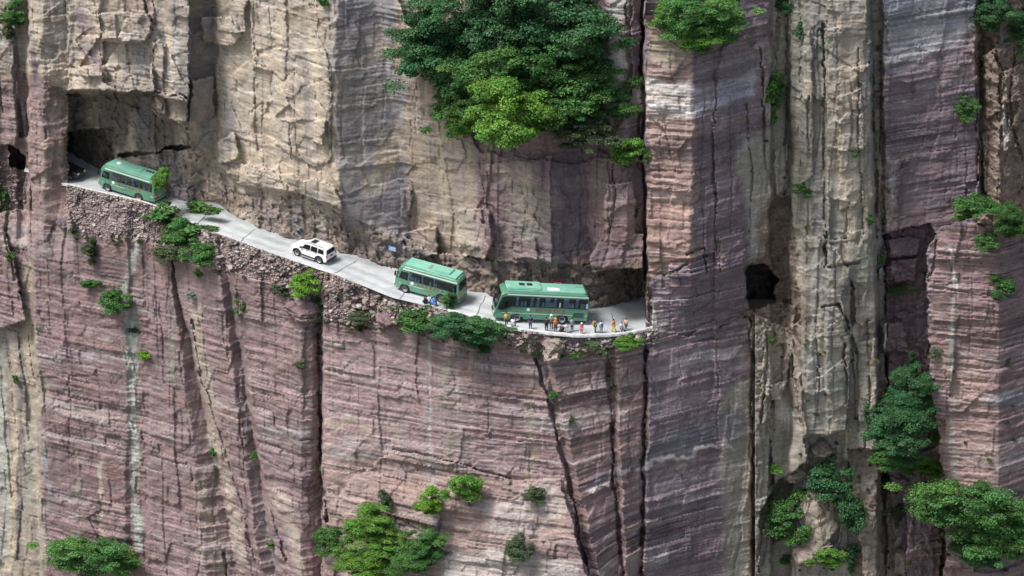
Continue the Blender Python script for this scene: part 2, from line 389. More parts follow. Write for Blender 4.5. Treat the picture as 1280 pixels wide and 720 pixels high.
# purple wall, far right, right block
rock([(1102, T), (1222, T), (1222, 292), (1108, 300)], cVIO * .93, 1, S=1.7, B=.25, V=.12, R=.25)
rock([(1102, -40), (1222, -60), (1222, 40), (1160, 66), (1102, 82)], cBLU * 1.25, .8, S=1.6, blur=4)
rock([(1102, 70), (1160, 54), (1222, 28), (1222, 42), (1160, 66), (1102, 84)], cWHT * .95, .5)
rock([(1104, 196), (1130, 196), (1126, 292), (1104, 292)], cBRN * 1.1, .6, B=1.0, R=.9)
rock([(1222, T), (1700, T), (1700, 272), (1222, 286)], cBRN * 1.05, 1, S=.3, B=1.0, V=.6, R=1.0)
rock([(1104, 285), (1172, 278), (1164, 480), (1184, Bm), (1108, Bm)], cVIO * 1.15, .85, S=.6, B=1.2, V=.5, R=.9)
rock([(1158, 290), (1700, 250), (1700, Bm), (1178, Bm), (1164, 480)], cPUR * .97, 1, S=1.7, B=.3, V=.1, R=.3, blur=1)
rock([(1170, 438), (1240, 446), (1240, 640), (1180, 640)], cPNK * .95, .75)
rock([(1232, 500), (1290, 486), (1290, 504), (1232, 512)], cBLU, .8)
rock([(1060, 560), (1118, 560), (1122, Bm), (1060, Bm)], cTAN * .8, .9, S=.2, B=.6, V=.5, R=.8)
# lower cliff
rock([(-400, 420), (52, 410), (60, Bm), (-400, Bm)], cTAN * .85, .9, S=.25, B=.5, V=1.0, R=.4)
rock([(54, 290), (160, 320), (160, Bm), (58, Bm)], cPUR * .92, 1, S=1.2, B=.4, V=.2, R=.35)
rock([(188, 330), (300, 340), (345, Bm), (188, Bm)], cPUR * .95 + .012, 1, S=.9, B=.5, V=.4, R=.4)
rock([(300, 345), (402, 380), (402, Bm), (350, Bm)], cPUR * 1.02 + .008, 1, S=1.3, B=.4, V=.2, R=.35)
rock([(404, 410), (560, 425), (700, 440), (740, Bm), (404, Bm)], cPUR * 1.12 + .012, 1, S=1.5, B=.35, V=.1, R=.3)
rock([(690, 440), (806, 440), (806, Bm), (745, Bm)], cPUR * 1.0, 1, S=1.4, B=.35, V=.15, R=.35)
rock([(404, 545), (500, 562), (640, 600), (700, 600), (735, Bm), (404, Bm)], cPNK * .78 + .03, .9, S=1.7, B=.5)
rock([(556, 690), (640, 690), (730, 700), (735, 760), (556, 760)], cWHT * .85, .7)
rock([(590, 640), (690, 600), (712, 640), (640, 680)], cWHT * .8, .4)
# hacked road cut; tunnels, with shade painted into their rock colour
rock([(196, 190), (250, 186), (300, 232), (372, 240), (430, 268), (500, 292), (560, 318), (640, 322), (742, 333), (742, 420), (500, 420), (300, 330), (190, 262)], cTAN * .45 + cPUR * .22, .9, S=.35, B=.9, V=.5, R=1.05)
rock([(84, 116), (200, 116), (240, 186), (150, 200), (84, 250)], cTAN * .30 + cPUR * .12, .85, S=.3, B=.6, R=.9)  # recess over the left tunnel: its shade is painted into the rock
rock([(86, 166), (112, 162), (141, 158), (148, 200), (150, 250), (84, 250)], cTAN * .26, .9, R=.9)  # left mouth: rock colour lowered to paint in the tunnel's darkness
rock([(741, 334), (806, 332), (812, 404), (741, 404)], cBRN * .62, .9, S=.2, B=.4, R=1.2)  # gallery behind the coach: rock darkened in colour to deepen its shade
# bands of stone seen across the walls
rock([(54, 436), (150, 445), (150, 458), (54, 450)], cGRY * 1.3, .5)
rock([(404, 515), (500, 536), (500, 548), (404, 528)], cTAN, .5)
rock([(322, 530), (402, 548), (402, 562), (322, 545)], cGRY, .7)
rock([(404, 550), (480, 562), (480, 574), (404, 568)], cGRY * 1.5, .6)
rock([(724, 596), (762, 588), (800, 560), (860, 530), (930, 510), (930, 540), (860, 566), (800, 590), (762, 606), (726, 616)], cBLU * .62, .7)
rock([(800, 586), (860, 566), (920, 556), (920, 560), (860, 571), (800, 592)], cWHT * 1.1, .85, blur=1)
rock([(724, 612), (762, 602), (762, 607), (724, 618)], cWHT, .7, blur=1)
# weathering streaks that run down the rock: px0, py0, px1, py1, half width, colour, strength
STREAKS = [(174, 285, 160, 345, 5, cGRN * 1.15, .85), (160, 345, 165, 460, 8, cGRN * .95, .7), (166, 400, 172, 690, 7, cGRN * 1.05, .9), (20, 500, 14, 720, 6, cCRM * .85, .8),
           (4, 420, 6, 700, 6, cGRN * 1.1, .7), (34, 330, 40, 560, 8, cCRM * .8, .6), (38, 520, 34, 680, 6, cPAL, .7), (26, 430, 24, 700, 4, cDRK * 1.3, .7), (50, 530, 66, 640, 3, cBLU, .6),
           (86, 610, 92, 680, 3, cPAL * 1.1, .7), (126, 560, 128, 690, 3, cTAN, .8), (97, 560, 100, 690, 3, cPAL, .6), (240, 380, 262, 500, 9, cTAN * 1.1, .6), (262, 500, 305, 710, 9, cTAN * 1.15, .6),
           (255, 600, 268, 720, 16, cTAN, .6), (212, 400, 218, 480, 6, cPAL * .9, .6), (345, 610, 378, 720, 9, cTAN * 1.15, .6), (320, 600, 345, 720, 5, cGRY, .6), (304, 470, 318, 640, 4, cDRK * 1.4, .6),
           (536, 430, 538, 560, 2, cWHT, .6), (535, 440, 535, 580, 5, cGRY * 1.3, .5), (560, 440, 560, 580, 12, cPAL * .85, .55), (505, 440, 505, 600, 4, cGRY * 1.1, .45), (575, 470, 576, 590, 6, cPAL, .45),
           (590, 440, 592, 600, 4, cTAN, .5), (612, 440, 616, 560, 5, cDRK * 1.7, .4), (660, 480, 664, 600, 8, cCRM * .7, .45), (536, 580, 540, 680, 8, cGRY * 1.3, .5),
           (205, 20, 220, 100, 6, cCRM, .8), (222, 40, 216, 100, 5, cWHT, .6), (350, 20, 350, 150, 12, cCRM * .9, .5), (392, 60, 404, 200, 6, cCRM, .5), (330, 110, 332, 200, 10, cCRM * .85, .5),
           (415, 120, 420, 250, 3, cCRM, .7), (330, 160, 334, 220, 6, cWRM, .5), (243, 20, 246, 80, 5, cDRK * 1.5, .6), (100, 5, 108, 40, 10, cVIO, .7), (108, 60, 122, 90, 8, cVIO, .7),
           (40, 60, 56, 170, 4, cVIO * .7, .7), (16, 40, 24, 170, 5, cDRK * 1.6, .8), (56, 180, 57, 230, 5, cCRM * .8, .6), (455, 220, 475, 240, 6, cWRM, .4), (545, 80, 560, 300, 6, cCRM * .8, .5),
           (580, 180, 600, 300, 10, cWRM * 1.1, .5), (815, 380, 816, 420, 3, cWHT, .8), (825, 385, 826, 430, 5, cPAL, .7), (848, 60, 850, 90, 5, cDRK * 1.5, .5), (866, 60, 868, 90, 5, cDRK * 1.5, .5),
           (892, 60, 890, 130, 3, cDRK * 1.8, .5), (1000, 60, 1004, 200, 4, cGRN, .5), (1022, 30, 1024, 300, 5, cBLU, .4), (1056, 40, 1058, 240, 9, cTAN, .5), (1068, 30, 1074, 110, 4, cCRM * .8, .4),
           (975, 505, 992, 535, 9, cWHT * 1.25, .85), (1188, 310, 1196, 370, 2, cWHT, .7), (1190, 370, 1192, 620, 4, cGRN, .55), (1255, 120, 1258, 180, 4, cWHT, .6), (1115, 205, 1112, 290, 6, cWHT * .8, .6),
           (1084, 480, 1082, 560, 4, cWHT, .5), (1066, 400, 1068, 470, 3, cWHT * .9, .5), (938, 490, 932, 720, 6, cTAN, .4), (1075, 380, 1092, 540, 12, cTAN * .9, .6), (1088, 380, 1082, 388, 7, cWHT, .8),
           (950, 30, 960, 150, 5, cTAN, .4), (1010, 430, 1012, 520, 8, cGRN * .95, .4), (1036, 440, 1040, 540, 10, cGRN * .9, .5)]
# grey-blue water staining and cream scars that run down the tan walls and the columns
tanm = soft(inside([(-400, -400), (480, -400), (520, 330), (430, 320), (190, 250), (86, 150), (30, 90), (-400, 90)], SFX, SFY), 6) + soft(inside([(500, 0), (640, 100), (700, 330), (530, 330)], SFX, SFY), 6) * .6 + soft(inside([(962, -400), (1100, -400), (1108, 560), (960, 600)], SFX, SFY), 6) * .7
st1 = np.clip(1.5 * vnoise(H / 1.6, Z0 / 9, Y0 * 0, 161) + .9 * vnoise(H / .5, Z0 / 5, Y0 * 0, 162) - .15, 0, 1) * tanm.clip(0, 1)
st2 = np.clip(1.6 * vnoise(H / 2.2, Z0 / 3.5, Y0 * 0, 163) + .7 * vnoise(H / .7, Z0 / 1.5, Y0 * 0, 164) - .55, 0, 1) * tanm.clip(0, 1)
st3 = np.clip(1.6 * vnoise(X0 / 6, Y0 / 6, Z0 / 2.2, 165) - .45, 0, 1) * tanm.clip(0, 1)
for i in range(3):
    COLR[..., i] += .55 * st1 * ((.185, .178, .190)[i] - COLR[..., i]); COLR[..., i] += .65 * st2 * (cCRM[i] - COLR[..., i]); COLR[..., i] += .5 * st3 * ((.27, .215, .205)[i] - COLR[..., i])

# ---------------- colour of the single beds, runs of water, blotches
rng = np.random.default_rng(5)
def beds(mean, sig, z0=-80, z1=80):
    b = [z0]
    while b[-1] < z1: b.append(b[-1] + mean * math.exp(rng.normal(0, sig)))
    return np.array(b)
b3, b1, b0 = beds(2.8, .6), beds(.55, .8), beds(.14, .5)
i3 = np.searchsorted(b3, ZS); i1 = np.searchsorted(b1, ZS); i0 = np.searchsorted(b0, ZS)
v3 = _h(i3, 0, 0, 61) - .5
v1 = _h(i1, np.floor(H / 9 + 40 * _h(i1, 3)), 0, 62) - .5
v0 = _h(i0, np.floor(H / 3.1 + 40 * _h(i0, 5)), 0, 63) - .5
fade = .5 + .5 * np.clip(1.2 * vnoise(X0 / 4, Y0 / 4, Z0 / 1.6, 64) + .3, -1, 1)
lum = 1 + (A_S * .75).clip(0, 1.2) * fade * (.30 * v3 + .28 * v1 + .36 * v0)
lum *= 1 + .16 * fbm(X0 / 5, Y0 / 5, Z0 / 5, 3, 65) + .10 * vnoise(X0 * 2.5, Y0 * 2.5, Z0 * 2.5, 66)
run = vnoise(H * 1.3, Z0 * .07, H * 0, 67) + .6 * vnoise(H * 3.4, Z0 * .12, H * 0, 68)
lum *= 1 + .13 * run * (.5 + A_V)
COLR *= lum[..., None].clip(.35, 1.9)
pale = np.clip((v1 - .40) * 9, 0, 1) * fade * A_S.clip(0, 1.3)                # thin pale beds
pale = np.maximum(pale, np.clip((v0 - .42) * 12, 0, 1) * fade * A_S.clip(0, 1.3) * .8)
for i in range(3): COLR[..., i] += pale * .36 * (cWHT[i] - COLR[..., i])
longb = (_h(i0, 0, 0, 69) > .91) * np.clip(.55 + vnoise(H / 6, ZS / .5, H * 0, 71), 0, 1) * A_S.clip(0, 1.2)
for i in range(3): COLR[..., i] += longb * .24 * (cWHT[i] * .9 - COLR[..., i])
darkb = (_h(i1, 0, 0, 74) > .86) * np.clip(.5 + vnoise(H / 7, ZS / .8, H * 0, 75), 0, 1) * A_S.clip(0, 1.2)
COLR *= (1 - .22 * darkb)[..., None]
hue = fbm(X0 / 6, Y0 / 6, ZS / 1.2, 2, 70)
COLR[..., 0] *= 1 + .07 * hue; COLR[..., 2] *= 1 - .08 * hue
lich = np.clip(vnoise(X0 * 1.1, Y0 * 1.1, Z0 * .9, 72) * 1.5 - .75, 0, 1) * np.clip(vnoise(X0 / 6, Y0 / 6, Z0 / 6, 73) + .3, 0, 1)
for i in range(3): COLR[..., i] += lich * .5 * ((.42, .42, .38)[i] - COLR[..., i])

# the streaks lie over the beds
for (x0, y0, x1, y1, w, c, a) in STREAKS:
    ln = math.hypot(x1 - x0, y1 - y0)
    bb = (PX > min(x0, x1) - w * 3) & (PX < max(x0, x1) + w * 3) & (PY > min(y0, y1) - 15) & (PY < max(y0, y1) + 15)
    bx, by = PX[bb], PY[bb]
    tt = ((bx - x0) * (x1 - x0) + (by - y0) * (y1 - y0)) / ln ** 2
    off = ((bx - x0) * (y1 - y0) - (by - y0) * (x1 - x0)) / ln
    off = off + 2.0 * vnoise(bx / 10, by / 14, bx * 0, 51) + 1.2 * vnoise(bx / 3, by / 8, bx * 0, 55) + .5 * w * vnoise(bx / 30, by / 26, bx * 0, 52)
    ends = np.clip(tt * ln / 22 + .5, 0, 1) * np.clip((1 - tt) * ln / 22 + .5, 0, 1)
    str_ = np.clip(1.25 - np.abs(off) / w, 0, 1) * ends * (0.72 + .5 * vnoise(bx / 1.6, by / 40, bx * 0, 53) + .55 * vnoise(bx / 9, by / 12, bx * 0, 54))
    str_ = np.clip(str_ * 1.35, 0, 1) * min(1, a * 1.2)
    for i in range(3): COLR[bb, i] += str_ * (c[i] - COLR[bb, i])


# ---------------- relief
macro = np.clip(.8 + .6 * vnoise(X0 / 8, Y0 / 8, Z0 / 5, 78) + .3 * vnoise(X0 / 3, Y0 / 3, ZS / 1.1, 79), .25, 1.5)
A_S = A_S * macro
mod = .5 + .5 * vnoise(X0 / 3.5, Y0 / 3.5, Z0 / 2, 80)
rel = A_S * (.42 * (_h(i3, np.floor(H / 9 + 9 * _h(i3, 7)), 0, 81) - .5)
             + .34 * (_h(i1, np.floor(H / (2.2 + 5 * _h(i1, 9)) + 40 * _h(i1, 8)), 0, 82) - .5) * (.35 + mod)
             + .15 * (_h(i0, np.floor(H / 2.3 + 40 * _h(i0, 4)), 0, 83) - .5) * (.3 + mod))
# thin open bedding joints
e1 = np.minimum(np.abs(ZS - b1[np.clip(i1 - 1, 0, None)]), np.abs(ZS - b1[np.clip(i1, 0, len(b1) - 1)]))
rel += A_S * .10 * np.clip(1 - e1 / .07, 0, 1) * (vnoise(H / 3, ZS / .4, H * 0, 84) > .05)
rel += A_B * (.38 * facet_noise(X0 / 3.4 + 5, Y0 / 3.4, Z0 / 3.0, 90) + .20 * (_h(np.floor(H / 1.7 + 3 * _h(i3, 2)), i3, 0, 95) - .5) + .12 * facet_noise(X0 / 1.1, Y0 / 1.1, Z0 / .8, 97))
Hw = H + .18 * vnoise(H / 2, Z0 / 2.5, H * 0, 99) + .03 * Z0 * vnoise(H / 9, Z0 / 12, H * 0, 98)
ca = np.floor(Hw / 1.55); za = np.floor(Z0 / 9.5 + 10 * _h(ca, 1)); cb = np.floor(Hw / .62); zb = np.floor(Z0 / 4.4 + 10 * _h(cb, 2))
fa = Hw / 1.55 - ca; fb = Hw / .62 - cb
rel += A_V * (.50 * (_h(ca, za, 0, 91) - .5) + .22 * (_h(cb, zb, 0, 92) - .5) + .22 * (fa - .5) * (_h(ca, za, 0, 93) - .5) * 2 + .14 * vnoise(H * .9, Z0 * .06, H * 0, 94))
joint = np.clip(1 - np.minimum(fa, 1 - fa) * 1.55 / .09, 0, 1) * (_h(np.floor(Hw / 1.55 + .5), np.floor(Z0 / 4.2 + 5 * _h(np.floor(Hw / 1.55 + .5), 6)), 0, 96) > .72)
rel += joint * (.06 + .28 * A_V)
# big panels of rock set back from and ahead of each other, and the swell of the buttresses
A_P = .45 + .75 * soft(inside([(944, -400), (1700, -400), (1700, 1000), (944, 1000)], SFX, SFY), 4) + .35 * soft(inside([(-400, -400), (700, -400), (700, 330), (300, 260), (-400, 200)], SFX, SFY), 4)
Hp = H + .5 * vnoise(H / 3, Z0 / 5, H * 0, 171) + .12 * vnoise(H / .6, ZS / .7, H * 0, 172)
cp = np.floor(Hp / 4.3); zp = np.floor((ZS + .35 * vnoise(H / .8, ZS / 2, H * 0, 173)) / 8.5 + 10 * _h(cp, 11)); fp_ = Hp / 4.3 - cp
rel += A_P * (.75 * (_h(cp, zp, 0, 174) - .5) + .9 * (fp_ - .5) * (_h(cp, zp, 0, 175) - .5)) * (.3 + .7 * np.clip(1.3 - A_S * .4, 0, 1))
rel += .55 * vnoise(H / 5.5, Z0 / 26, H * 0, 176)
rel += A_R * A_R.clip(0, 1) * (.34 * facet_noise(X0 / .95, Y0 / .95, Z0 / .85, 110) + .14 * facet_noise(X0 / .42, Y0 / .42, Z0 / .34, 120)) + A_R * .10 * fbm(X0 / 1.6, Y0 / 1.6, Z0 / 1.6, 4, 130)
rel += .03 * fbm(X0 * 2.2, Y0 * 2.2, Z0 * 2.6, 3, 140)

# cracks and joints: polyline, half width px, depth m
CRACKS = [([(18, 40), (21, 110), (26, 170)], 4, .9), ([(51, 50), (50, 110), (56, 175)], 2, .4), ([(238, 0), (239, 60), (238, 100)], 2, .4), ([(315, 0), (318, 60), (320, 130)], 2.2, .5),
          ([(334, 0), (340, 50), (338, 60)], 1.6, .4), ([(379, 0), (382, 24)], 1.6, .4), ([(381, 80), (390, 112), (408, 140)], 1.6, .5), ([(361, 92), (357, 112)], 1.5, .4), ([(338, 95), (342, 128)], 1.5, .4),
          ([(407, 40), (412, 100), (415, 150)], 2, .5), ([(316, 140), (330, 128), (329, 180)], 1.8, .5), ([(362, 155), (364, 200)], 1.5, .5), ([(180, 0), (188, 26)], 2.4, .8), ([(157, 55), (160, 80), (170, 112)], 1.5, .4),
          ([(276, 60), (300, 66), (330, 84)], 1.3, .3), ([(513, 190), (515, 150), (500, 160)], 1.2, .3), ([(520, 95), (521, 170)], 1.3, .3), ([(548, 180), (552, 200)], 1.4, .4), ([(610, 240), (606, 200)], 1.5, .4),
          ([(652, 240), (658, 270), (648, 310)], 1.6, .5), ([(726, 196), (727, 260), (724, 320)], 1.6, .5), ([(767, 195), (768, 240), (762, 290)], 1.8, .7), ([(690, 200), (691, 320)], 1.4, .4),
          ([(804, 34), (801, 110), (799, 168)], 3.5, 1.4), ([(782, 0), (783, 30)], 2.2, .8), ([(831, 150), (838, 190), (847, 214)], 1.4, .4), ([(890, 62), (895, 100), (892, 160), (893, 240), (894, 330)], 2, .7),
          ([(920, 30), (921, 90)], 1.5, .5), ([(905, 106), (940, 92)], 1.4, .4), ([(847, 214), (872, 217)], 1.5, .4), ([(822, 343), (838, 342), (860, 330)], 1.8, .6), ([(858, 318), (880, 310), (884, 340)], 2.4, .8),
          ([(838, 60), (838, 100)], 1.2, .3), ([(899, 410), (935, 394)], 1.8, .6), ([(896, 400), (898, 500), (895, 560)], 1.5, .5), ([(915, 478), (930, 476)], 1.6, .5),
          ([(398, 418), (400, 500), (401, 560), (404, 610), (408, 650)], 3.0, 1.5), ([(376, 551), (404, 546)], 1.6, .6), ([(489, 562), (520, 566), (560, 576), (640, 598)], 1.5, .6), ([(240, 400), (252, 470), (280, 560), (305, 640), (318, 700)], 2.6, .8),
          ([(296, 470), (301, 540), (306, 600)], 2.0, .7), ([(325, 600), (345, 660), (358, 700)], 2.0, .9), ([(225, 440), (236, 520), (240, 600)], 2, .5), 
          ([(120, 490), (117, 524)], 1.4, .4), ([(670, 448), (686, 500), (698, 550), (714, 610), (722, 670), (736, 724)], 3.6, 1.4), ([(760, 440), (764, 520), (767, 600), (775, 690), (780, 724)], 3.0, 1.1), ([(766, 460), (767, 560)], 1.6, .6),
          ([(808, 432), (806, 500), (804, 560), (803, 640), (802, 724)], 3.0, 1.3), ([(812, 470), (822, 500)], 1.4, .4), ([(640, 551), (700, 552), (722, 552)], 1.5, .5), ([(842, 582), (854, 600)], 1.4, .4),
          ([(940, 470), (938, 560), (940, 640), (946, 724)], 2.6, 1.0), ([(924, 560), (926, 720)], 1.4, .4), ([(983, 30), (984, 150), (980, 250)], 2.4, .9), ([(1000, 0), (1001, 130), (996, 230)], 1.8, .6),
          ([(1018, 20), (1016, 90), (1020, 160)], 1.5, .5), ([(1086, 20), (1090, 120), (1094, 220), (1096, 300)], 3.0, 1.2), ([(1062, 110), (1066, 160), (1064, 180)], 1.4, .4), ([(1032, 334), (1074, 328)], 1.8, .6),
          ([(1030, 384), (1050, 380), (1064, 420), (1070, 440)], 2.2, 1.0), ([(1064, 420), (1072, 540)], 1.8, .7), ([(1056, 430), (1060, 540)], 2.4, .9), ([(990, 410), (994, 480), (1005, 545)], 1.6, .6), ([(1010, 0), (1040, 10)], 1.2, .3),
          ([(966, 500), (968, 560), (965, 620)], 2.4, 1.0), ([(1172, 300), (1166, 340), (1158, 350)], 2.2, .7), ([(1108, 154), (1128, 152)], 1.5, .4), ([(1208, 0), (1210, 60)], 1.5, .4), ([(1206, 60), (1208, 290)], 1.3, .4),
          ([(1160, 357), (1240, 370), (1300, 372)], 1.6, .5), ([(1166, 444), (1240, 452), (1300, 440)], 1.4, .4), ([(1240, 280), (1246, 450)], 1.1, .25), ([(1238, 60), (1252, 90), (1262, 160)], 2.4, .8), ([(1268, 60), (1262, 130), (1276, 200)], 2.2, .8),
          ([(1228, 60), (1226, 180), (1228, 270)], 2.6, 1.0), ([(280, 690), (284, 724)], 2, .6), ([(250, 690), (247, 724)], 1.6, .5), ([(0, 95), (3, 140)], 2, .6), ([(12, 250), (8, 300), (20, 350)], 2, .6),
          ([(878, 70), (880, 150), (876, 230), (880, 310)], 1.4, .5), ([(912, 120), (915, 200), (912, 300)], 1.4, .5), ([(934, 130), (940, 210), (936, 300)], 1.6, .6), ([(950, 60), (955, 140), (958, 240)], 2.0, .8), ([(972, 20), (970, 100)], 1.8, .7),
          ([(1010, 120), (1012, 200), (1008, 300)], 2.0, .8), ([(1028, 30), (1031, 140), (1030, 250), (1034, 330)], 2.4, 1.0), ([(1046, 20), (1047, 120)], 1.4, .5), ([(1072, 60), (1074, 180), (1078, 300)], 1.6, .6), ([(1100, 40), (1102, 160), (1104, 290)], 2.4, 1.0),
          ([(1140, 90), (1142, 150)], 1.2, .4), ([(1150, 10), (1151, 80)], 1.2, .4), ([(1176, 60), (1178, 140)], 1.2, .4), ([(1196, 150), (1194, 260)], 1.2, .4), ([(1020, 400), (1024, 470), (1020, 540)], 1.6, .6), ([(1040, 410), (1042, 500)], 1.4, .5),
          ([(955, 390), (960, 440), (952, 520), (956, 600)], 2.4, 1.0), ([(980, 430), (976, 480)], 2.0, .8), ([(1084, 400), (1088, 500), (1082, 560)], 2.0, .8), ([(1210, 300), (1212, 440)], 1.1, .3), ([(1182, 460), (1186, 600)], 1.2, .4), ([(850, 430), (852, 520)], 1.1, .35), ([(874, 440), (872, 700)], 1.1, .35), ([(912, 500), (914, 700)], 1.6, .5),
          ([(60, 320), (64, 420)], 1.2, .4), ([(88, 470), (86, 560)], 1.2, .4), ([(200, 380), (206, 480)], 1.4, .5), ([(272, 400), (286, 480)], 1.4, .5), ([(340, 400), (350, 500)], 1.2, .4), ([(366, 560), (372, 680)], 1.4, .5), ([(440, 430), (438, 520)], 1.0, .3), ([(612, 440), (610, 540)], 1.2, .4), ([(738, 450), (744, 560)], 1.3, .45), ([(786, 450), (787, 600)], 1.3, .45)]
for pts, w, dep in CRACKS:
    if dep <= .5: dep, w = dep * .55, w * .8
    for (x0, y0), (x1, y1) in zip(pts[:-1], pts[1:]):
        bb = (PX > min(x0, x1) - 12) & (PX < max(x0, x1) + 12) & (PY > min(y0, y1) - 12) & (PY < max(y0, y1) + 12)
        jg = (_h(i1[bb], 0, 0, 155) - .5) * 2.6 + (_h(i0[bb], 0, 0, 156) - .5) * 1.0
        bx = PX[bb] + jg + 1.2 * vnoise(PX[bb] / 12, PY[bb] / 14, PX[bb] * 0, 151); by = PY[bb] + 1.5 * vnoise(PX[bb] / 8, PY[bb] / 9, PX[bb] * 0, 152)
        l2 = (x1 - x0) ** 2 + (y1 - y0) ** 2
        tt = np.clip(((bx - x0) * (x1 - x0) + (by - y0) * (y1 - y0)) / l2, 0, 1)
        d = np.hypot(bx - x0 - tt * (x1 - x0), by - y0 - tt * (y1 - y0))
        ww = w * (.7 + .75 * vnoise(bx / 9, by / 13, bx * 0, 153) + .3 * (_h(i1[bb], 1, 0, 157) - .5))
        g = dep * np.sqrt(np.clip(1 - d / np.maximum(ww, .4), 0, 1))
        rel[bb] = np.maximum(rel[bb], np.maximum(rel[bb] * .0 - 9, np.where(g > 0.02, np.minimum(rel[bb], .1) + g, rel[bb])))
rel = np.where(on_floor | win_floor, 0.0, rel)
Y = Y + rel
rz = (PX > 78) & (PX < 826) & (PY <= Ee) & ~on_floor
Y = np.where(rz, np.minimum(Y, yfloor + .3), Y)
XF, YF, ZF = at(PX, PY, Y)
def surf(px, py):
    """point of the cliff's surface seen at a pixel of the photograph"""
    i = int(np.argmin(np.abs(gx - px))); j = int(np.argmin(np.abs(gy - py)))
    return Vector((XF[j, i], YF[j, i], ZF[j, i]))

# ---------------- rock material: the beds' own colours, fine grain and fine relief
t = NT('rock'); at_ = t.new('ShaderNodeAttribute', attribute_name='rock')
geo = t.new('ShaderNodeNewGeometry')
mp = t.new('ShaderNodeMapping'); mp.inputs['Scale'].default_value = (1.2, 1.2, 7.0); t.l(geo.outputs['Position'], mp.inputs['Vector'])
n1 = t.new('ShaderNodeTexNoise', Scale=1.1, Detail=6.0, Roughness=.65); t.l(mp.outputs[0], n1.inputs['Vector'])
n2 = t.new('ShaderNodeTexNoise', Scale=5.0, Detail=5.0, Roughness=.7); t.l(geo.outputs['Position'], n2.inputs['Vector'])
m1 = t.new('ShaderNodeMapRange'); m1.inputs[1].default_value = .25; m1.inputs[2].default_value = .75; m1.inputs[3].default_value = .72; m1.inputs[4].default_value = 1.28; t.l(n1.outputs['Fac'], m1.inputs[0])
m2 = t.new('ShaderNodeMapRange'); m2.inputs[1].default_value = .3; m2.inputs[2].default_value = .7; m2.inputs[3].default_value = .78; m2.inputs[4].default_value = 1.22; t.l(n2.outputs['Fac'], m2.inputs[0])
mm = t.new('ShaderNodeMath', operation='MULTIPLY'); t.l(m1.outputs[0], mm.inputs[0]); t.l(m2.outputs[0], mm.inputs[1])
vm = t.new('ShaderNodeVectorMath', operation='SCALE'); t.l(at_.outputs['Color'], vm.inputs[0]); t.l(mm.outputs[0], vm.inputs['Scale'])
t.l(vm.outputs[0], t.b.inputs['Base Color'])
bp = t.new('ShaderNodeBump', Strength=.35, Distance=.06)
ad = t.new('ShaderNodeMath', operation='ADD'); t.l(n1.outputs['Fac'], ad.inputs[0]); t.l(n2.outputs['Fac'], ad.inputs[1]); t.l(ad.outputs[0], bp.inputs['Height'])
t.l(bp.outputs[0], t.b.inputs['Normal'])
t.b.inputs['Roughness'].default_value = .88; t.b.inputs['Specular IOR Level'].default_value = .25
M_ROCK = t.m

# ---------------- the cliff's pieces
PART = np.zeros(PX.shape, int)                         # 0 lower wall
PART[~low & (PX < 808)] = 1                            # upper wall
PART[road_zone] = 1
def part(i, poly): PART[inside(poly)] = i
part(2, [(36, 40), (54, 48), (88, 120), (86, 236), (84, 292), (36, 300), (33, 212), (36, 180)])       # left pillar
part(3, [(806, -400), (962, -400), (962, 258), (958, 318), (931, 336), (936, 388), (942, 470), (942, 1000), (806, 1000), (806, 430), (822, 409), (812, 400), (804, 336), (803, 170), (806, 30)])
part(4, [(962, -400), (1100, -400), (1106, 300), (1108, 470), (1100, 560), (1120, 720), (1110, 1000), (943, 1000), (943, 470), (936, 388), (931, 336), (958, 318), (962, 258)])
part(5, [(1100, -400), (1700, -400), (1700, 1000), (1110, 1000), (1120, 720), (1100, 560), (1108, 470), (1106, 300)])
PART[rb] = 6
cliff = empty('cliff'); tag(cliff, 'layered purple and tan rock cliff carrying the road', 'cliff', kind='structure')
CN = ['lower_wall', 'upper_wall', 'rock_pillar', 'rock_buttress', 'rock_columns', 'gully_wall', 'rock_block']
idx = np.arange(NX * NY).reshape(NY, NX)
quads = np.stack([idx[:-1, :-1], idx[1:, :-1], idx[1:, 1:], idx[:-1, 1:]], -1).reshape(-1, 4)
fp = PART[:-1, :-1].reshape(-1)
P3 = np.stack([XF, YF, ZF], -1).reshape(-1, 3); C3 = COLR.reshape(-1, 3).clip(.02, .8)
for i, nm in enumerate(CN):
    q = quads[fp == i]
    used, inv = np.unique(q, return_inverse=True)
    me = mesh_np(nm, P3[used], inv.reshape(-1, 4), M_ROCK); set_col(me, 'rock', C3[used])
    link(nm, me, cliff)
# ------------------------------------------------------------------ road, kerb, rubble walls
t = NT('concrete_road')
geo = t.new('ShaderNodeNewGeometry')
n1 = t.new('ShaderNodeTexNoise', Scale=.5, Detail=6.0, Roughness=.6); t.l(geo.outputs['Position'], n1.inputs['Vector'])
n2 = t.new('ShaderNodeTexNoise', Scale=7.0, Detail=5.0, Roughness=.7); t.l(geo.outputs['Position'], n2.inputs['Vector'])
cr = t.new('ShaderNodeValToRGB'); e = cr.color_ramp.elements
e[0].position = .3; e[0].color = (.36, .38, .38, 1); e[1].position = .66; e[1].color = (.56, .59, .59, 1)
t.l(n1.outputs['Fac'], cr.inputs['Fac'])
mr = t.new('ShaderNodeMapRange'); mr.inputs[1].default_value = .3; mr.inputs[2].default_value = .7; mr.inputs[3].default_value = .86; mr.inputs[4].default_value = 1.1; t.l(n2.outputs['Fac'], mr.inputs[0])
vm = t.new('ShaderNodeVectorMath', operation='SCALE'); t.l(cr.outputs['Color'], vm.inputs[0]); t.l(mr.outputs[0], vm.inputs['Scale'])
wa = t.new('ShaderNodeAttribute', attribute_name='wear'); vw = t.new('ShaderNodeVectorMath', operation='MULTIPLY'); t.l(vm.outputs[0], vw.inputs[0]); t.l(wa.outputs['Color'], vw.inputs[1])
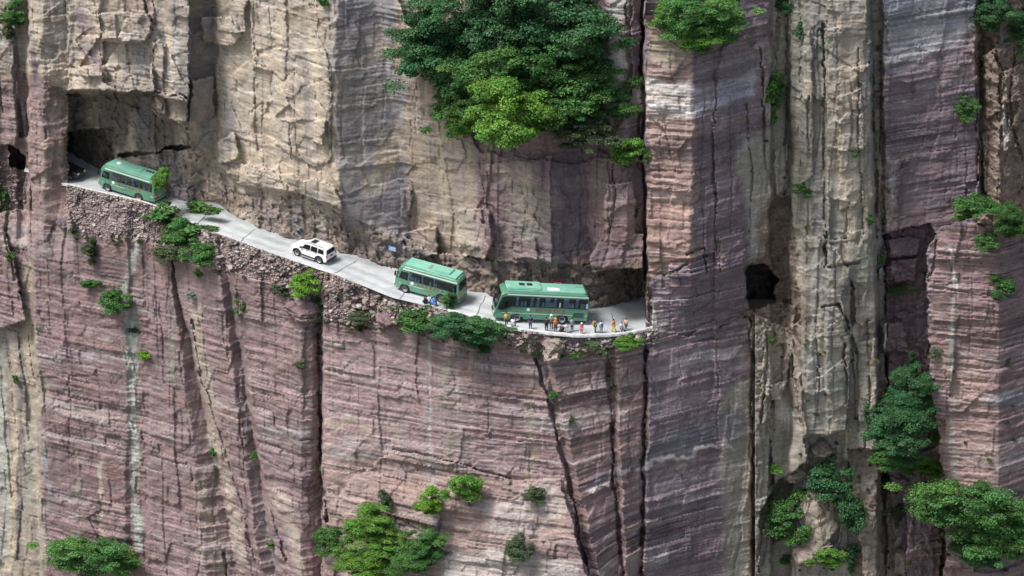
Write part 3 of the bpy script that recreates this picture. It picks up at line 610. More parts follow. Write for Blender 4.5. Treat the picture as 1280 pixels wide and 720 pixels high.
t.l(vw.outputs[0], t.b.inputs['Base Color']); t.b.inputs['Roughness'].default_value = .85
bp = t.new('ShaderNodeBump', Strength=.3, Distance=.03); t.l(n2.outputs['Fac'], bp.inputs['Height']); t.l(bp.outputs[0], t.b.inputs['Normal'])
M_ROAD = t.m
M_JOINT = plain('road_joint', (.13, .13, .125), .9)
M_KERB = plain('kerb_concrete', (.55, .56, .55), .85, var=.25, scale=2.0)

rp = np.arange(30, 834, 6.0)
ox, oy, oz = atz(rp, np.interp(rp, E_PX, E_PY), zroad(rp))
ix, iy, iz = atz(rp, np.interp(rp, I_PX, I_PY), zroad(rp))
ext = np.interp(rp, [30, 150, 200, 730, 745, 834], [12, 9, 1.6, 1.6, 6, 6])
iy = iy + ext
V = []; NA = 25; WEAR = []
for i in range(len(rp)):
    for j in range(NA):
        f = j / (NA - 1)
        V.append((ox[i] + (ix[i] - ox[i]) * f, oy[i] + (iy[i] - oy[i]) * f, oz[i] + .012 * math.sin(f * math.pi) + .012 * math.sin(i * .9 + j * .35)))
        m_ = (iy[i] - oy[i]) * f / 1.0; tr_ = sum(math.exp(-((m_ - q - .25 * math.sin(i * .13)) / .28) ** 2) for q in (1.3, 2.9, 3.4))
        WEAR.append((1 - .20 * min(1, tr_) - .25 * math.exp(-(m_ - max(0, iy[i] - oy[i] - ext[i])) ** 2 / .5),) * 3)
Q = [(i * NA + j, (i + 1) * NA + j, (i + 1) * NA + j + 1, i * NA + j + 1) for i in range(len(rp) - 1) for j in range(NA - 1)]
road = link('road', mesh_np('road', V, Q, M_ROAD)); set_col(road.data, 'wear', np.array(WEAR)); tag(road, kind='structure')
def road_pt(px, py, dz=0.0):
    z = float(zroad(px)); p = atz(px, py, z)
    return Vector((float(p[0]), float(p[1]), z + dz))
# expansion joints / cracks across the slab
def strip(pts, w, up=.035):
    V, Q = [], []
    for i, p in enumerate(pts):
        d = (pts[min(i + 1, len(pts) - 1)] - pts[max(i - 1, 0)]).normalized(); n = Vector((-d.y, d.x, 0)) * w
        V += [p + n + Vector((0, 0, up)), p - n + Vector((0, 0, up))]
    for i in range(len(pts) - 1): Q.append((2 * i, 2 * i + 1, 2 * i + 3, 2 * i + 2))
    return V, Q
for (a, b, sd) in (((418, 342), (446, 326), 1), ((300, 302), (318, 287), 2), ((500, 374), (520, 347), 3), ((596, 396), (606, 370), 4), ((246, 280), (262, 264), 5), ((770, 417), (764, 392), 6)):
    rr = random.Random(sd); pts = []
    for i in range(9):
        f = i / 8; pts.append(road_pt(a[0] + (b[0] - a[0]) * f + rr.uniform(-1.2, 1.2), a[1] + (b[1] - a[1]) * f))
    V, Q = strip(pts, .035); j = link('slab_joint', mesh_np('slab_joint', V, Q, M_JOINT), road)

# low concrete kerb along the outer edge, worn and uneven
def kerb_run(px0, px1, w, h, seed):
    ps = np.arange(px0, px1 + .1, 3.0); rr = random.Random(seed); V, Q = [], []
    pts = [road_pt(p, float(np.interp(p, E_PX, E_PY))) for p in ps]
    for i, p in enumerate(pts):
        d = (pts[min(i + 1, len(pts) - 1)] - pts[max(i - 1, 0)]).normalized(); n = Vector((-d.y, d.x, 0))
        if n.y > 0: n = -n                              # n points out over the gorge
        hh = h + rr.uniform(-.05, .05); ww = w + rr.uniform(-.04, .04); o = rr.uniform(-.03, .05)
        a = p + n * (.12 + o); b = a - n * ww
        V += [a - Vector((0, 0, .14)), a + Vector((0, 0, hh - .04)), a - n * .05 + Vector((0, 0, hh)), b + n * .05 + Vector((0, 0, hh)), b + Vector((0, 0, hh - .05)), b - Vector((0, 0, .2))]
    for i in range(len(pts) - 1):
        for k in range(5): Q.append((6 * i + k, 6 * i + k + 1, 6 * i + 6 + k + 1, 6 * i + 6 + k))
    return mesh_np('kerb', V, Q, M_KERB)
tag(link('kerb', kerb_run(78, 222, .26, .14, 1)), kind='structure')
tag(link('kerb', kerb_run(560, 823, .30, .17, 2)), kind='structure')

# ---------------- rubble: thousands of small stones, the big ones as parts
def hull_stone(seed, flat=1.0):
    r = random.Random(seed); bm = bmesh.new()
    for i in range(13):
        v = Vector((r.gauss(0, 1), r.gauss(0, 1), r.gauss(0, 1))).normalized()
        v = Vector([math.copysign(abs(c) ** .62, c) for c in v]) * r.uniform(.85, 1.1)
        bm.verts.new((v.x, v.y, v.z * flat))
    bmesh.ops.convex_hull(bm, input=bm.verts)
    bmesh.ops.delete(bm, geom=[v for v in bm.verts if not v.link_faces], context='VERTS')
    bmesh.ops.triangulate(bm, faces=bm.faces)
    me = bpy.data.meshes.new('stone'); bm.to_mesh(me); bm.free()
    return me
STONES = [hull_stone(s, .75) for s in range(12)]
SV = []; SF = []
for me in STONES:
    v = np.zeros(len(me.vertices) * 3, np.float32); me.vertices.foreach_get('co', v); SV.append(v.reshape(-1, 3))
    SF.append(np.array([p.vertices[:] for p in me.polygons]))
t = NT('rubble_stone')
oi = t.new('ShaderNodeObjectInfo'); cr = t.new('ShaderNodeValToRGB'); e = cr.color_ramp.elements
e[0].color = (.20, .155, .14, 1); e[1].color = (.44, .40, .36, 1); x = e.new(.5); x.color = (.29, .235, .21, 1)
t.l(oi.outputs['Random'], cr.inputs['Fac'])
geo = t.new('ShaderNodeNewGeometry'); n2 = t.new('ShaderNodeTexNoise', Scale=4.0, Detail=5.0, Roughness=.7); t.l(geo.outputs['Position'], n2.inputs['Vector'])
mr = t.new('ShaderNodeMapRange'); mr.inputs[1].default_value = .3; mr.inputs[2].default_value = .7; mr.inputs[3].default_value = .72; mr.inputs[4].default_value = 1.25; t.l(n2.outputs['Fac'], mr.inputs[0])
vm = t.new('ShaderNodeVectorMath', operation='SCALE'); t.l(cr.outputs['Color'], vm.inputs[0]); t.l(mr.outputs[0], vm.inputs['Scale'])
t.l(vm.outputs[0], t.b.inputs['Base Color']); t.b.inputs['Roughness'].default_value = .9
bp = t.new('ShaderNodeBump', Strength=.5, Distance=.06); t.l(n2.outputs['Fac'], bp.inputs['Height']); t.l(bp.outputs[0], t.b.inputs['Normal'])
M_STONE = t.m
for me in STONES: me.materials.append(M_STONE)
RB_PX = [78, 110, 150, 180, 200, 250, 300, 335, 360, 400, 440, 480, 500, 540, 580, 620, 650, 690, 720, 760, 800, 824]
RB_PY = [284, 296, 300, 300, 306, 330, 338, 352, 372, 400, 408, 412, 404, 408, 414, 424, 432, 438, 440, 434, 430, 426]
def rubble(name, label, px0, px1, top, bot, n, n_big, smin, smax, bigmin, bigmax, seed, courses=False):
    r = random.Random(seed)
    root = empty(name, surf((px0 + px1) / 2, float(bot((px0 + px1) / 2)) - 4)); tag(root, label, 'stone wall', 'dry stone walls holding the road')
    V, F, C, off = [], [], [], 0
    base = Vector(root.location)
    for k in range(n):
        px = r.uniform(px0, px1); f = r.random(); f = f if courses else f ** 1.15
        y0, y1 = float(top(px)) + 1.0, float(bot(px)) + r.uniform(-6, 5); py = y0 + (y1 - y0) * f
        c = surf(px, py); s = smin + (smax - smin) * r.random() ** 2
        i = r.randrange(12)
        M = (Matrix.Rotation(r.uniform(-.35, .35), 3, 'X') @ Matrix.Rotation(r.uniform(-.4, .4), 3, 'Y') @ Matrix.Rotation(r.uniform(0, 6.28), 3, 'Z'))
        M = np.array(M @ Matrix.Diagonal((s * r.uniform(.8, 1.5), s * r.uniform(.7, 1.0), s * r.uniform(.6, .95))))
        v = SV[i] @ M.T + np.array(c - base) + np.array((0, -s * .05 + r.uniform(-.05, .05), 0))
        V.append(v); F.append(SF[i] + off); off += len(v)
        g = r.random(); col = np.array((.16, .118, .112)) * (1 - g) + np.array((.36, .305, .285)) * g
        if r.random() < .05: col = np.array((.52, .49, .47))
        C.append(np.repeat(col[None], len(v), 0))
    me = mesh_np('rubble', np.concatenate(V), np.concatenate(F), M_ROCK); set_col(me, 'rock', np.concatenate(C))
    tag(link('rubble', me, root), kind='stuff')
    for k in range(n_big):
        px = r.uniform(px0 + 4, px1 - 4); y0, y1 = float(top(px)) + 4, float(bot(px)) - 1; py = r.uniform(y0, max(y0 + 2, y1))
        o = link('stone', STONES[r.randrange(12)], root); s = r.uniform(bigmin, bigmax)
        o.location = surf(px, py) - base + Vector((0, -s * .45, 0)); o.scale = (s * r.uniform(.9, 1.5), s * .9, s * r.uniform(.7, 1))
        o.rotation_euler = (r.uniform(-.3, .3), r.uniform(-.3, .3), r.uniform(0, 6.28))
    return root
Efun = lambda p: np.interp(p, E_PX, E_PY); Rfun = lambda p: np.interp(p, RB_PX, RB_PY)
rubble('stone_embankment', 'steep bank of brown rubble below the road beside the left minibus', 82, 236, Efun, Rfun, 4200, 60, .06, .17, .20, .28, 3)
rubble('stone_embankment', 'sloping stone rubble wall below the white off-road car', 236, 500, Efun, Rfun, 4400, 80, .06, .19, .22, .34, 4)
rubble('stone_embankment', 'curved dry stone wall under the kerb where the people stand', 500, 822, Efun, Rfun, 3200, 80, .08, .18, .20, .32, 5, True)
rubble('stone_embankment', 'small rough stone wall below the tiny tunnel window at the far left edge', -2, 31, lambda p: np.interp(p, [0, 12, 32], [190, 208, 214]), lambda p: np.interp(p, [0, 31], [264, 258]), 330, 8, .12, .24, .26, .34, 6)
# ------------------------------------------------------------------ vehicles (front towards local -X, the gorge side is local -Y)
M_GREEN = plain('bus_green', (.088, .24, .150), .35, var=.10, scale=1.5, coat=.4)
M_GREEN2 = plain('minibus_green', (.098, .25, .162), .38, var=.10, scale=1.5, coat=.3)
M_ROOF = plain('bus_roof_green', (.21, .47, .36), .45, var=.12, scale=1.2)
M_PALE = plain('bus_pale_trim', (.62, .72, .66), .4, var=.06)
M_WHITEP = plain('white_paint', (.80, .80, .79), .3, var=.04, scale=2.0, coat=.5)
M_DARKP = plain('dark_paint', (.02, .021, .025), .3, coat=.5)
M_BLACK = plain('black_plastic', (.018, .018, .02), .6)
M_INT = plain('bus_interior', (.012, .016, .022), .9)
M_CURT = plain('curtain_blue', (.42, .55, .70), .9, var=.3, scale=12)
M_SEAT = plain('seat_cover', (.60, .64, .70), .9, var=.3, scale=9)
M_CLOTHW = plain('white_cloth', (.62, .60, .58), .9, var=.1)
M_YEL = plain('yellow_cloth', (.62, .45, .10), .9)
M_TYRE = plain('tyre_rubber', (.025, .025, .026), .85, var=.2, scale=10)
M_RIM = plain('wheel_rim', (.50, .51, .52), .4, metal=.6)
M_RED = plain('red_lens', (.45, .03, .02), .25, coat=.5)
M_AMB = plain('amber_lens', (.65, .22, .03), .3)
M_LAMP = plain('lamp_lens', (.75, .77, .76), .15, coat=.6)
M_PLATE = plain('number_plate', (.55, .42, .06), .5)
M_PLATEB = plain('blue_plate', (.03, .10, .42), .5)
M_REDINK = plain('red_lettering', (.42, .045, .03), .6)
M_GREY = plain('grey_metal', (.32, .33, .33), .5, metal=.3)
t = NT('window_glass')
tr = t.new('ShaderNodeBsdfTransparent'); tr.inputs[0].default_value = (.72, .80, .84, 1)
gl = t.new('ShaderNodeBsdfGlossy', Roughness=.04); gl.inputs['Color'].default_value = (.9, .95, 1, 1)
lw = t.new('ShaderNodeFresnel', IOR=1.5); mx = t.new('ShaderNodeMixShader')
t.l(lw.outputs[0], mx.inputs[0]); t.l(tr.outputs[0], mx.inputs[1]); t.l(gl.outputs[0], mx.inputs[2]); t.l(mx.outputs[0], t.out.inputs['Surface'])
M_GLASS = t.m

def bm_obj(name, bm, mat, parent, smooth=False):
    bmesh.ops.recalc_face_normals(bm, faces=bm.faces)
    me = bpy.data.meshes.new(name); bm.to_mesh(me); bm.free()
    if smooth:
        for p in me.polygons: p.use_smooth = True
    me.materials.append(mat)
    return link(name, me, parent)
def add_box(bm, x0, x1, y0, y1, z0, z1, bev=0.0):
    m = Matrix.Translation(((x0 + x1) / 2, (y0 + y1) / 2, (z0 + z1) / 2)) @ Matrix.Diagonal((x1 - x0, y1 - y0, z1 - z0, 1))
    r = bmesh.ops.create_cube(bm, size=1.0, matrix=m)
    if bev:
        es = list({e for v in r['verts'] for e in v.link_edges})
        bmesh.ops.bevel(bm, geom=es, offset=bev, segments=2, affect='EDGES')
def box(name, x0, x1, y0, y1, z0, z1, mat, parent, bev=0.0):
    bm = bmesh.new(); add_box(bm, x0, x1, y0, y1, z0, z1, bev); return bm_obj(name, bm, mat, parent)
def prism(name, poly3, off, mat, parent):
    """closed slab: a polygon of 3-D points and its copy moved by off"""
    bm = bmesh.new(); a = [bm.verts.new(p) for p in poly3]; b = [bm.verts.new(Vector(p) + Vector(off)) for p in poly3]
    bm.faces.new(a); bm.faces.new(b[::-1]); n = len(a)
    for i in range(n): bm.faces.new((a[i], a[(i + 1) % n], b[(i + 1) % n], b[i]))
    return bm_obj(name, bm, mat, parent)
def arc_notch(cx, cz, r, zb, n=9):
    """wheel arch from rear to front along the sill at height zb"""
    a0 = math.asin((zb - cz) / r) if abs(zb - cz) < r else 0
    return [(cx + r * math.cos(a0 + (math.pi - 2 * a0) * i / n), cz + r * math.sin(a0 + (math.pi - 2 * a0) * i / n)) for i in range(n + 1)]
def shell(outline, hw, camber, zbelt, ztop):
    n = len(outline); bm = bmesh.new()
    nor = []
    area = sum(outline[i - 1][0] * outline[i][1] - outline[i][0] * outline[i - 1][1] for i in range(n)); sg = 1 if area > 0 else -1
    for i in range(n):
        a, b, c = Vector(outline[i - 1]), Vector(outline[i]), Vector(outline[(i + 1) % n])
        d = ((b - a).normalized() + (c - b).normalized()); d = d.normalized() if d.length > 1e-6 else (c - b).normalized()
        nor.append(Vector((-d.y, d.x)) * sg)
    rings = []
    for f, ins in ((-1, .085), (-.985, .035), (-.95, .008), (-.8, 0), (-.4, 0), (0, 0), (.4, 0), (.8, 0), (.95, .008), (.985, .035), (1, .085)):
        ring = []
        for (x, z), nn in zip(outline, nor):
            xx, zz = x + nn.x * ins, z + nn.y * ins
            k = max(0, (z - zbelt) / (ztop - zbelt))
            ring.append(bm.verts.new((xx, f * hw(x, z), zz - camber * f * f * k)))
        rings.append(ring)
    for a, b in zip(rings[:-1], rings[1:]):
        for i in range(n): bm.faces.new((a[i], a[(i + 1) % n], b[(i + 1) % n], b[i]))
    bm.faces.new(rings[0]); bm.faces.new(rings[-1][::-1])
    bmesh.ops.triangulate(bm, faces=[f for f in bm.faces if len(f.verts) > 4])
    return bm
def side_panel(name, poly, sd, hw, proud, mat, parent, thick=.02):
    p = [(x, sd * (hw(x, z) + proud), z) for x, z in poly]
    return prism(name, p, (0, sd * -thick, 0), mat, parent)
def end_panel(name, poly, xf, sign, proud, mat, parent, thick=.02):
    p = [(xf(z) + sign * proud, y, z) for y, z in poly]
    return prism(name, p, (-sign * thick, 0, 0), mat, parent)
def ring_mesh(profile_rx, n=24):
    """lathe about the local Y axis: profile of (radius, y)"""
    bm = bmesh.new(); rows = []
    for k in range(n):
        a = 2 * math.pi * k / n
        rows.append([bm.verts.new((r * math.cos(a), y, r * math.sin(a))) for r, y in profile_rx])
    for k in range(n):
        A, B = rows[k], rows[(k + 1) % n]
        for i in range(len(A) - 1): bm.faces.new((A[i], A[i + 1], B[i + 1], B[i]))
    return bm
def wheel(parent, x, y, r, w, sd, rim=None):
    """wheel > tyre, rim; sd = side it faces"""
    root = empty('wheel', (x, y, r), parent)
    h = w / 2
    bm = ring_mesh([(r * .60, -h * .9), (r * .93, -h), (r, -h * .75), (r, h * .75), (r * .93, h), (r * .60, h * .9), (r * .56, 0), (r * .60, -h * .9)])
    bm_obj('tyre', bm, M_TYRE, root, True)
    bm = ring_mesh([(.001, h * .30), (r * .16, h * .34), (r * .2, h * .1), (r * .42, -h * .05), (r * .5, h * .7), (r * .60, h * .86), (r * .62, h * .4), (r * .58, -h * .8), (.001, -h * .8)])
    for k in range(6):
        a = k * math.pi / 3; add_box(bm, r * .3 * math.cos(a) - .03, r * .3 * math.cos(a) + .03, h * .1, h * .3, r * .3 * math.sin(a) - .03, r * .3 * math.sin(a) + .03)
    o = bm_obj('rim', bm, rim or M_RIM, root)
    if sd < 0: o.rotation_euler = (0, 0, math.pi)
    return root
def glyphs(parent, x0, x1, z, hgt, n, sd, hw, seed):
    """row of red brush-stroke characters, too small to read in the photograph"""
    r = random.Random(seed); w = (x1 - x0) / n
    for i in range(n):
        bm = bmesh.new(); cx = x0 + w * (i + .5); s = min(w * .42, hgt / 2)
        add_box(bm, cx - .02, cx + .02, min(sd * (hw(cx, z) + .004), sd * (hw(cx, z) + .009)), max(sd * (hw(cx, z) + .004), sd * (hw(cx, z) + .009)), z - s, z + s)
        for k in range(5):
            if k < 3: a = (cx - s * r.uniform(.5, 1), cx + s * r.uniform(.5, 1)); zz = z + s * (k - 1) * .8; b = (zz - .018, zz + .018)
            else: xx = cx + s * r.uniform(-.8, .8); a = (xx - .018, xx + .018); b = (z - s * r.uniform(.2, 1), z + s * r.uniform(.2, 1))
            y0 = sd * (hw(cx, z) + .004); y1 = sd * (hw(cx, z) + .010 + .001 * k)
            add_box(bm, a[0], a[1], min(y0, y1), max(y0, y1), b[0], b[1])
        bm_obj('character', bm, M_REDINK, parent)
def disc(name, parent, x, z, r, sd, hw, mat):
    p = [(x + r * math.cos(a * math.pi / 8), sd * (hw(x, z) + .012), z + r * math.sin(a * math.pi / 8)) for a in range(16)]
    return prism(name, p, (0, -sd * .008, 0), mat, parent)
def place(root, px, py, yaw, width, grade=.105, size=1.0):
    """px, py: where the photograph shows the middle of the gorge-side wheels on the road"""
    p = road_pt(px, py, .03); a = R_(yaw)
    off = Matrix.Rotation(a, 3, 'Z') @ Vector((0, width / 2 - .1, 0))
    root.location = p + off; root.rotation_euler = (0, math.atan(grade * max(.5, math.cos(a))), a)
    root.scale = (size,) * 3
    root.location.z = float(zroad(640 + root.location.x * 13.0 * (1 - root.location.y / 260))) + .03

# ---------------- coach
def coach():
    root = empty('coach'); tag(root, 'large green coach with dark window band standing behind the people', 'coach')
    xf, xr, r = -2.35, 2.05, .48
    ol = [(4.5, .45), (4.52, 1.2), (4.5, 2.2), (4.42, 2.95), (4.25, 3.2), (3.9, 3.28), (0, 3.3), (-3.2, 3.28), (-3.8, 3.2), (-4.08, 3.0), (-4.30, 2.2), (-4.46, 1.5), (-4.56, 1.2), (-4.62, .8), (-4.58, .48), (-4.4, .38), (-3.2, .36)]
    ol += arc_notch(xf, r, .60, .36)[::-1] + [(-.9, .36), (.6, .36)] + arc_notch(xr, r, .60, .36)[::-1] + [(3.4, .40)]
    ol = [(round(x, 4), round(z, 4)) for x, z in ol]
    def hw(x, z): return 1.225 - .05 * max(0, z - 1.4) / 1.8 - .14 * max(0, (-3.6 - x) / 1.0) ** 2
    bm_obj('body', shell(ol, hw, .16, 1.6, 3.3), M_GREEN, root)
    fx = lambda z: float(np.interp(z, [.4, .8, 1.2, 1.5, 2.2, 3.0, 3.2], [-4.6, -4.62, -4.56, -4.46, -4.30, -4.08, -3.8]))
    rx = lambda z: float(np.interp(z, [.4, 1.2, 2.2, 2.95, 3.2], [4.5, 4.52, 4.5, 4.42, 4.25]))
    box('roof_panel', -3.5, 4.1, -1.0, 1.0, 3.17, 3.315, M_ROOF, root, .02)
    for sd in (-1, 1):
        band = side_panel('window_band', [(4.36, 1.72), (4.34, 2.72), (-3.55, 2.74), (-3.95, 2.6), (-4.2, 1.95), (-4.32, 1.36), (-3.9, 1.30), (-3.45, 1.45), (-3.05, 1.68), (-2.6, 1.72)], sd, hw, .006, M_INT, root)
        side_panel('roof_stripe', [(4.40, 2.84), (4.38, 2.95), (-3.5, 2.97), (-3.5, 2.86)], sd, hw, .008, M_PALE, root)
        xs = [-2.95, -1.35, .15, 1.65, 3.0, 4.28]
        for i in range(5):
            a, b = xs[i] + .05, xs[i + 1] - .05
            w = side_panel('window', [(b, 1.78), (b, 2.68), (a, 2.68), (a, 1.78)], sd, hw, .050, M_GLASS, root, .008)
            rr = random.Random(i * 3 + sd)
            for k in range(rr.choice((2, 3, 3))):
                c = a + .15 + rr.random() * (b - a - .5)
                if rr.random() < .55 or i in (1, 2): side_panel('curtain', [(c + .16, 1.80), (c + .13, 2.66), (c - .12, 2.66), (c - .13, 1.80)], sd, hw, .022, M_CURT, w, .012)
                side_panel('seat', [(c + .62, 1.80), (c + .60, 2.2), (c + .5, 2.32), (c + .38, 2.2), (c + .36, 1.80)], sd, hw, .030, rr.choice((M_SEAT, M_CURT, M_CLOTHW)), w, .012)
        side_panel('driver_window', [(-3.05, 1.80), (-3.05, 2.66), (-3.6, 2.66), (-3.92, 2.4), (-4.15, 1.85), (-4.22, 1.45), (-3.9, 1.40), (-3.5, 1.55)], sd, hw, .050, M_GLASS, root, .008)
        side_panel('sill_trim', [(4.45, .98), (4.45, 1.02), (-3.9, 1.02), (-3.9, .98)], sd, hw, .006, M_PALE, root)
        side_panel('luggage_hatch', [(1.2, .5), (1.2, .95), (-1.4, .95), (-1.4, .5)], sd, hw, .008, M_GREEN2, root)
        g = side_panel('engine_grille', [(4.2, .75), (4.2, 1.35), (2.95, 1.35), (2.95, .75)], sd, hw, .008, M_GREEN2, root)
        for k in range(6): side_panel('slat', [(4.1, .80 + k * .09), (4.1, .84 + k * .09), (3.05, .84 + k * .09), (3.05, .80 + k * .09)], sd, hw, .022, M_BLACK, g, .02)
        disc('emblem', root, -1.35, 1.42, .16, sd, hw, M_WHITEP)
        glyphs(root, -.75, 2.3, 1.42, .26, 7, sd, hw, 3)
        box('wheel_arch_lining', xf - .58, xf + .58, min(sd * .75, sd * 1.16), max(sd * .75, sd * 1.16), .45, 1.0, M_BLACK, root)
        box('wheel_arch_lining', xr - .58, xr + .58, min(sd * .75, sd * 1.16), max(sd * .75, sd * 1.16), .45, 1.0, M_BLACK, root)
        for x in (xf, xr): wheel(root, x, sd * 1.06, r, .30, sd)
        # mirror on a curved arm
        bm = bmesh.new(); add_box(bm, -4.75, -4.45, sd * 1.12 - .05, sd * 1.12 + .05, 2.62, 2.70); add_box(bm, -4.85, -4.68, sd * 1.12 - .12, sd * 1.12 + .12, 2.15, 2.68, .03)
        bm_obj('mirror', bm, M_BLACK, root)
        end_panel('headlight', [(sd * .62, .82), (sd * 1.0, .86), (sd * 1.04, 1.06), (sd * .66, 1.0)], fx, -1, .03, M_LAMP, root, .06)
        end_panel('taillight', [(sd * .92, 1.1), (sd * 1.10, 1.1), (sd * 1.10, 1.7), (sd * .92, 1.7)], rx, 1, .03, M_RED, root, .06)
    end_panel('windscreen_surround', [(-1.02, 1.32), (1.02, 1.32), (1.05, 2.2), (.98, 2.98), (-.98, 2.98), (-1.05, 2.2)], fx, -1, .012, M_INT, root)
    end_panel('windscreen', [(-.99, 1.38), (.99, 1.38), (1.02, 2.2), (.94, 2.88), (-.94, 2.88), (-1.02, 2.2)], fx, -1, .040, M_GLASS, root, .008)
    end_panel('grille', [(-.5, .78), (.5, .78), (.5, 1.0), (-.5, 1.0)], fx, -1, .02, M_BLACK, root)
    end_panel('number_plate', [(-.22, .52), (.22, .52), (.22, .66), (-.22, .66)], fx, -1, .03, M_PLATE, root)
    end_panel('bumper', [(-1.05, .42), (1.05, .42), (1.08, .74), (-1.08, .74)], fx, -1, .02, M_GREEN2, root)
    end_panel('rear_window', [(-.95, 1.9), (.95, 1.9), (.9, 2.8), (-.9, 2.8)], rx, 1, .015, M_INT, root)
    ac = box('roof_pod', -3.6, -.15, -.88, .88, 3.28, 3.50, M_ROOF, root, .09)
    for k in range(2): box('vent', -2.3 + k * .75, -1.75 + k * .75, -.2, .35, 3.495, 3.515, M_BLACK, ac)
    box('roof_hatch', .45, 1.6, -.72, -.1, 3.30, 3.35, M_WHITEP, root, .015)
    box('roof_rail', 3.2, 4.05, .2, .6, 3.3, 3.40, M_ROOF, root, .02)
    return root
c = coach(); place(c, 675.5, 404.5, 7, 2.45)

# ---------------- minibuses
def minibus(label, seed, hatch):
    root = empty('minibus'); tag(root, label, 'minibus', 'green minibuses on the cliff road')
    rr = random.Random(seed)
    xf, xr, r = -2.1, 1.5, .38
    ol = [(3.2, .42), (3.22, 1.0), (3.16, 1.7), (3.06, 2.45), (2.9, 2.66), (2.6, 2.74), (0, 2.78), (-2.3, 2.72), (-2.75, 2.6), (-2.93, 2.3), (-3.06, 1.7), (-3.16, 1.25), (-3.22, .85), (-3.18, .45), (-3.0, .34)]
    ol += arc_notch(xf, r, .49, .33)[::-1] + [(-.6, .33)] + arc_notch(xr, r, .49, .33)[::-1] + [(2.6, .36)]
    def hw(x, z): return 1.03 - .09 * max(0, z - 1.3) / 1.4 - .13 * max(0, (-2.4 - x) / .8) ** 2 - .06 * max(0, (x - 2.7) / .5) ** 2
    bm_obj('body', shell(ol, hw, .15, 1.4, 2.78), M_GREEN2, root)
    fx = lambda z: float(np.interp(z, [.4, .85, 1.25, 1.7, 2.3, 2.6], [-3.18, -3.22, -3.16, -3.06, -2.93, -2.75]))
    rx = lambda z: float(np.interp(z, [.4, 1.0, 1.7, 2.45, 2.66], [3.2, 3.22, 3.16, 3.06, 2.9]))
    box('roof_panel', -2.4, 2.75, -.82, .82, 2.64, 2.79, M_ROOF, root, .02)
    for sd in (-1, 1):
        side_panel('window_band', [(2.95, 1.42), (2.90, 2.20), (-1.75, 2.22), (-1.75, 1.42)], sd, hw, .006, M_INT, root)
        side_panel('roof_stripe', [(2.95, 2.30), (2.92, 2.42), (-2.45, 2.42), (-2.45, 2.30)], sd, hw, .008, M_PALE, root)
        xs = [-1.72, -.55, .62, 1.78, 2.90]
        for i in range(4):
            a, b = xs[i] + .035, xs[i + 1] - .035
            w = side_panel('window', [(b, 1.46), (b, 2.17), (a, 2.17), (a, 1.46)], sd, hw, .050, M_GLASS, root, .008)
            for k in range(3):
                c = a + .1 + k * (b - a - .2) / 3
                mt = rr.choice((M_SEAT, M_CURT, M_CLOTHW, M_CLOTHW, M_YEL, M_SEAT, M_REDINK))
                if rr.random() < .8: side_panel('seat', [(c + .3, 1.47), (c + .26, 1.75), (c + .18, 1.86), (c + .09, 1.75), (c + .05, 1.47)], sd, hw, .028, mt, w, .012)
            if rr.random() < .6: side_panel('curtain', [(a + .2, 1.48), (a + .12, 2.15), (a + .02, 2.15), (a + .02, 1.48)], sd, hw, .020, M_CURT, w, .012)
        side_panel('cab_window_frame', [(-1.92, 1.36), (-1.92, 2.12), (-2.62, 2.08), (-2.82, 1.40)], sd, hw, .006, M_INT, root)
        side_panel('cab_window', [(-1.97, 1.41), (-1.97, 2.07), (-2.58, 2.03), (-2.75, 1.44)], sd, hw, .045, M_GLASS, root, .008)
        if sd < 0: side_panel('door_seam', [(-1.86, .5), (-1.86, 2.2), (-1.84, 2.2), (-1.84, .5)], sd, hw, .006, M_BLACK, root)
        side_panel('sill_trim', [(3.1, .88), (3.1, .93), (-2.7, .93), (-2.7, .88)], sd, hw, .006, M_PALE, root)
        disc('emblem', root, -1.42, 1.18, .17, sd, hw, M_WHITEP)
        glyphs(root, -1.0, 1.75, 1.18, .20, 7, sd, hw, 8)
        glyphs(root, -.6, .6, .80, .10, 5, sd, hw, 9)
        for x in (xf, xr):
            box('wheel_arch_lining', x - .47, x + .47, min(sd * .6, sd * .97), max(sd * .6, sd * .97), .40, .82, M_BLACK, root)
            wheel(root, x, sd * .90, r, .24, sd)
        bm = bmesh.new(); add_box(bm, -3.12, -2.85, sd * 1.0 - .03, sd * 1.0 + .03, 1.95, 2.0); add_box(bm, -3.2, -3.08, sd * 1.06 - .10, sd * 1.06 + .10, 1.55, 2.0, .03)
        bm_obj('mirror', bm, M_BLACK, root)
        end_panel('headlight', [(sd * .55, .78), (sd * .86, .80), (sd * .88, 1.0), (sd * .58, .98)], fx, -1, .03, M_LAMP, root, .06)
        tl = end_panel('taillight', [(sd * .76, .82), (sd * .93, .82), (sd * .93, 1.32), (sd * .76, 1.32)], rx, 1, .035, M_RED, root, .08)
        end_panel('reverse_lamp', [(sd * .78, .92), (sd * .91, .92), (sd * .91, 1.02), (sd * .78, 1.02)], rx, 1, .045, M_LAMP, tl, .02)
    end_panel('windscreen_surround', [(-.86, 1.26), (.86, 1.26), (.84, 2.3), (-.84, 2.3)], fx, -1, .012, M_INT, root)
    end_panel('windscreen', [(-.83, 1.30), (.83, 1.30), (.80, 2.25), (-.80, 2.25)], fx, -1, .035, M_GLASS, root, .008)
    end_panel('bumper', [(-.9, .42), (.9, .42), (.92, .68), (-.92, .68)], fx, -1, .02, M_GREY, root)
    end_panel('rear_window_surround', [(-.78, 1.52), (.78, 1.52), (.74, 2.32), (-.74, 2.32)], rx, 1, .012, M_INT, root)
    end_panel('rear_window', [(-.74, 1.56), (.74, 1.56), (.70, 2.28), (-.70, 2.28)], rx, 1, .035, M_GLASS, root, .008)
    end_panel('rear_bumper', [(-.95, .40), (.95, .40), (.95, .64), (-.95, .64)], rx, 1, .05, M_GREEN2, root, .06)
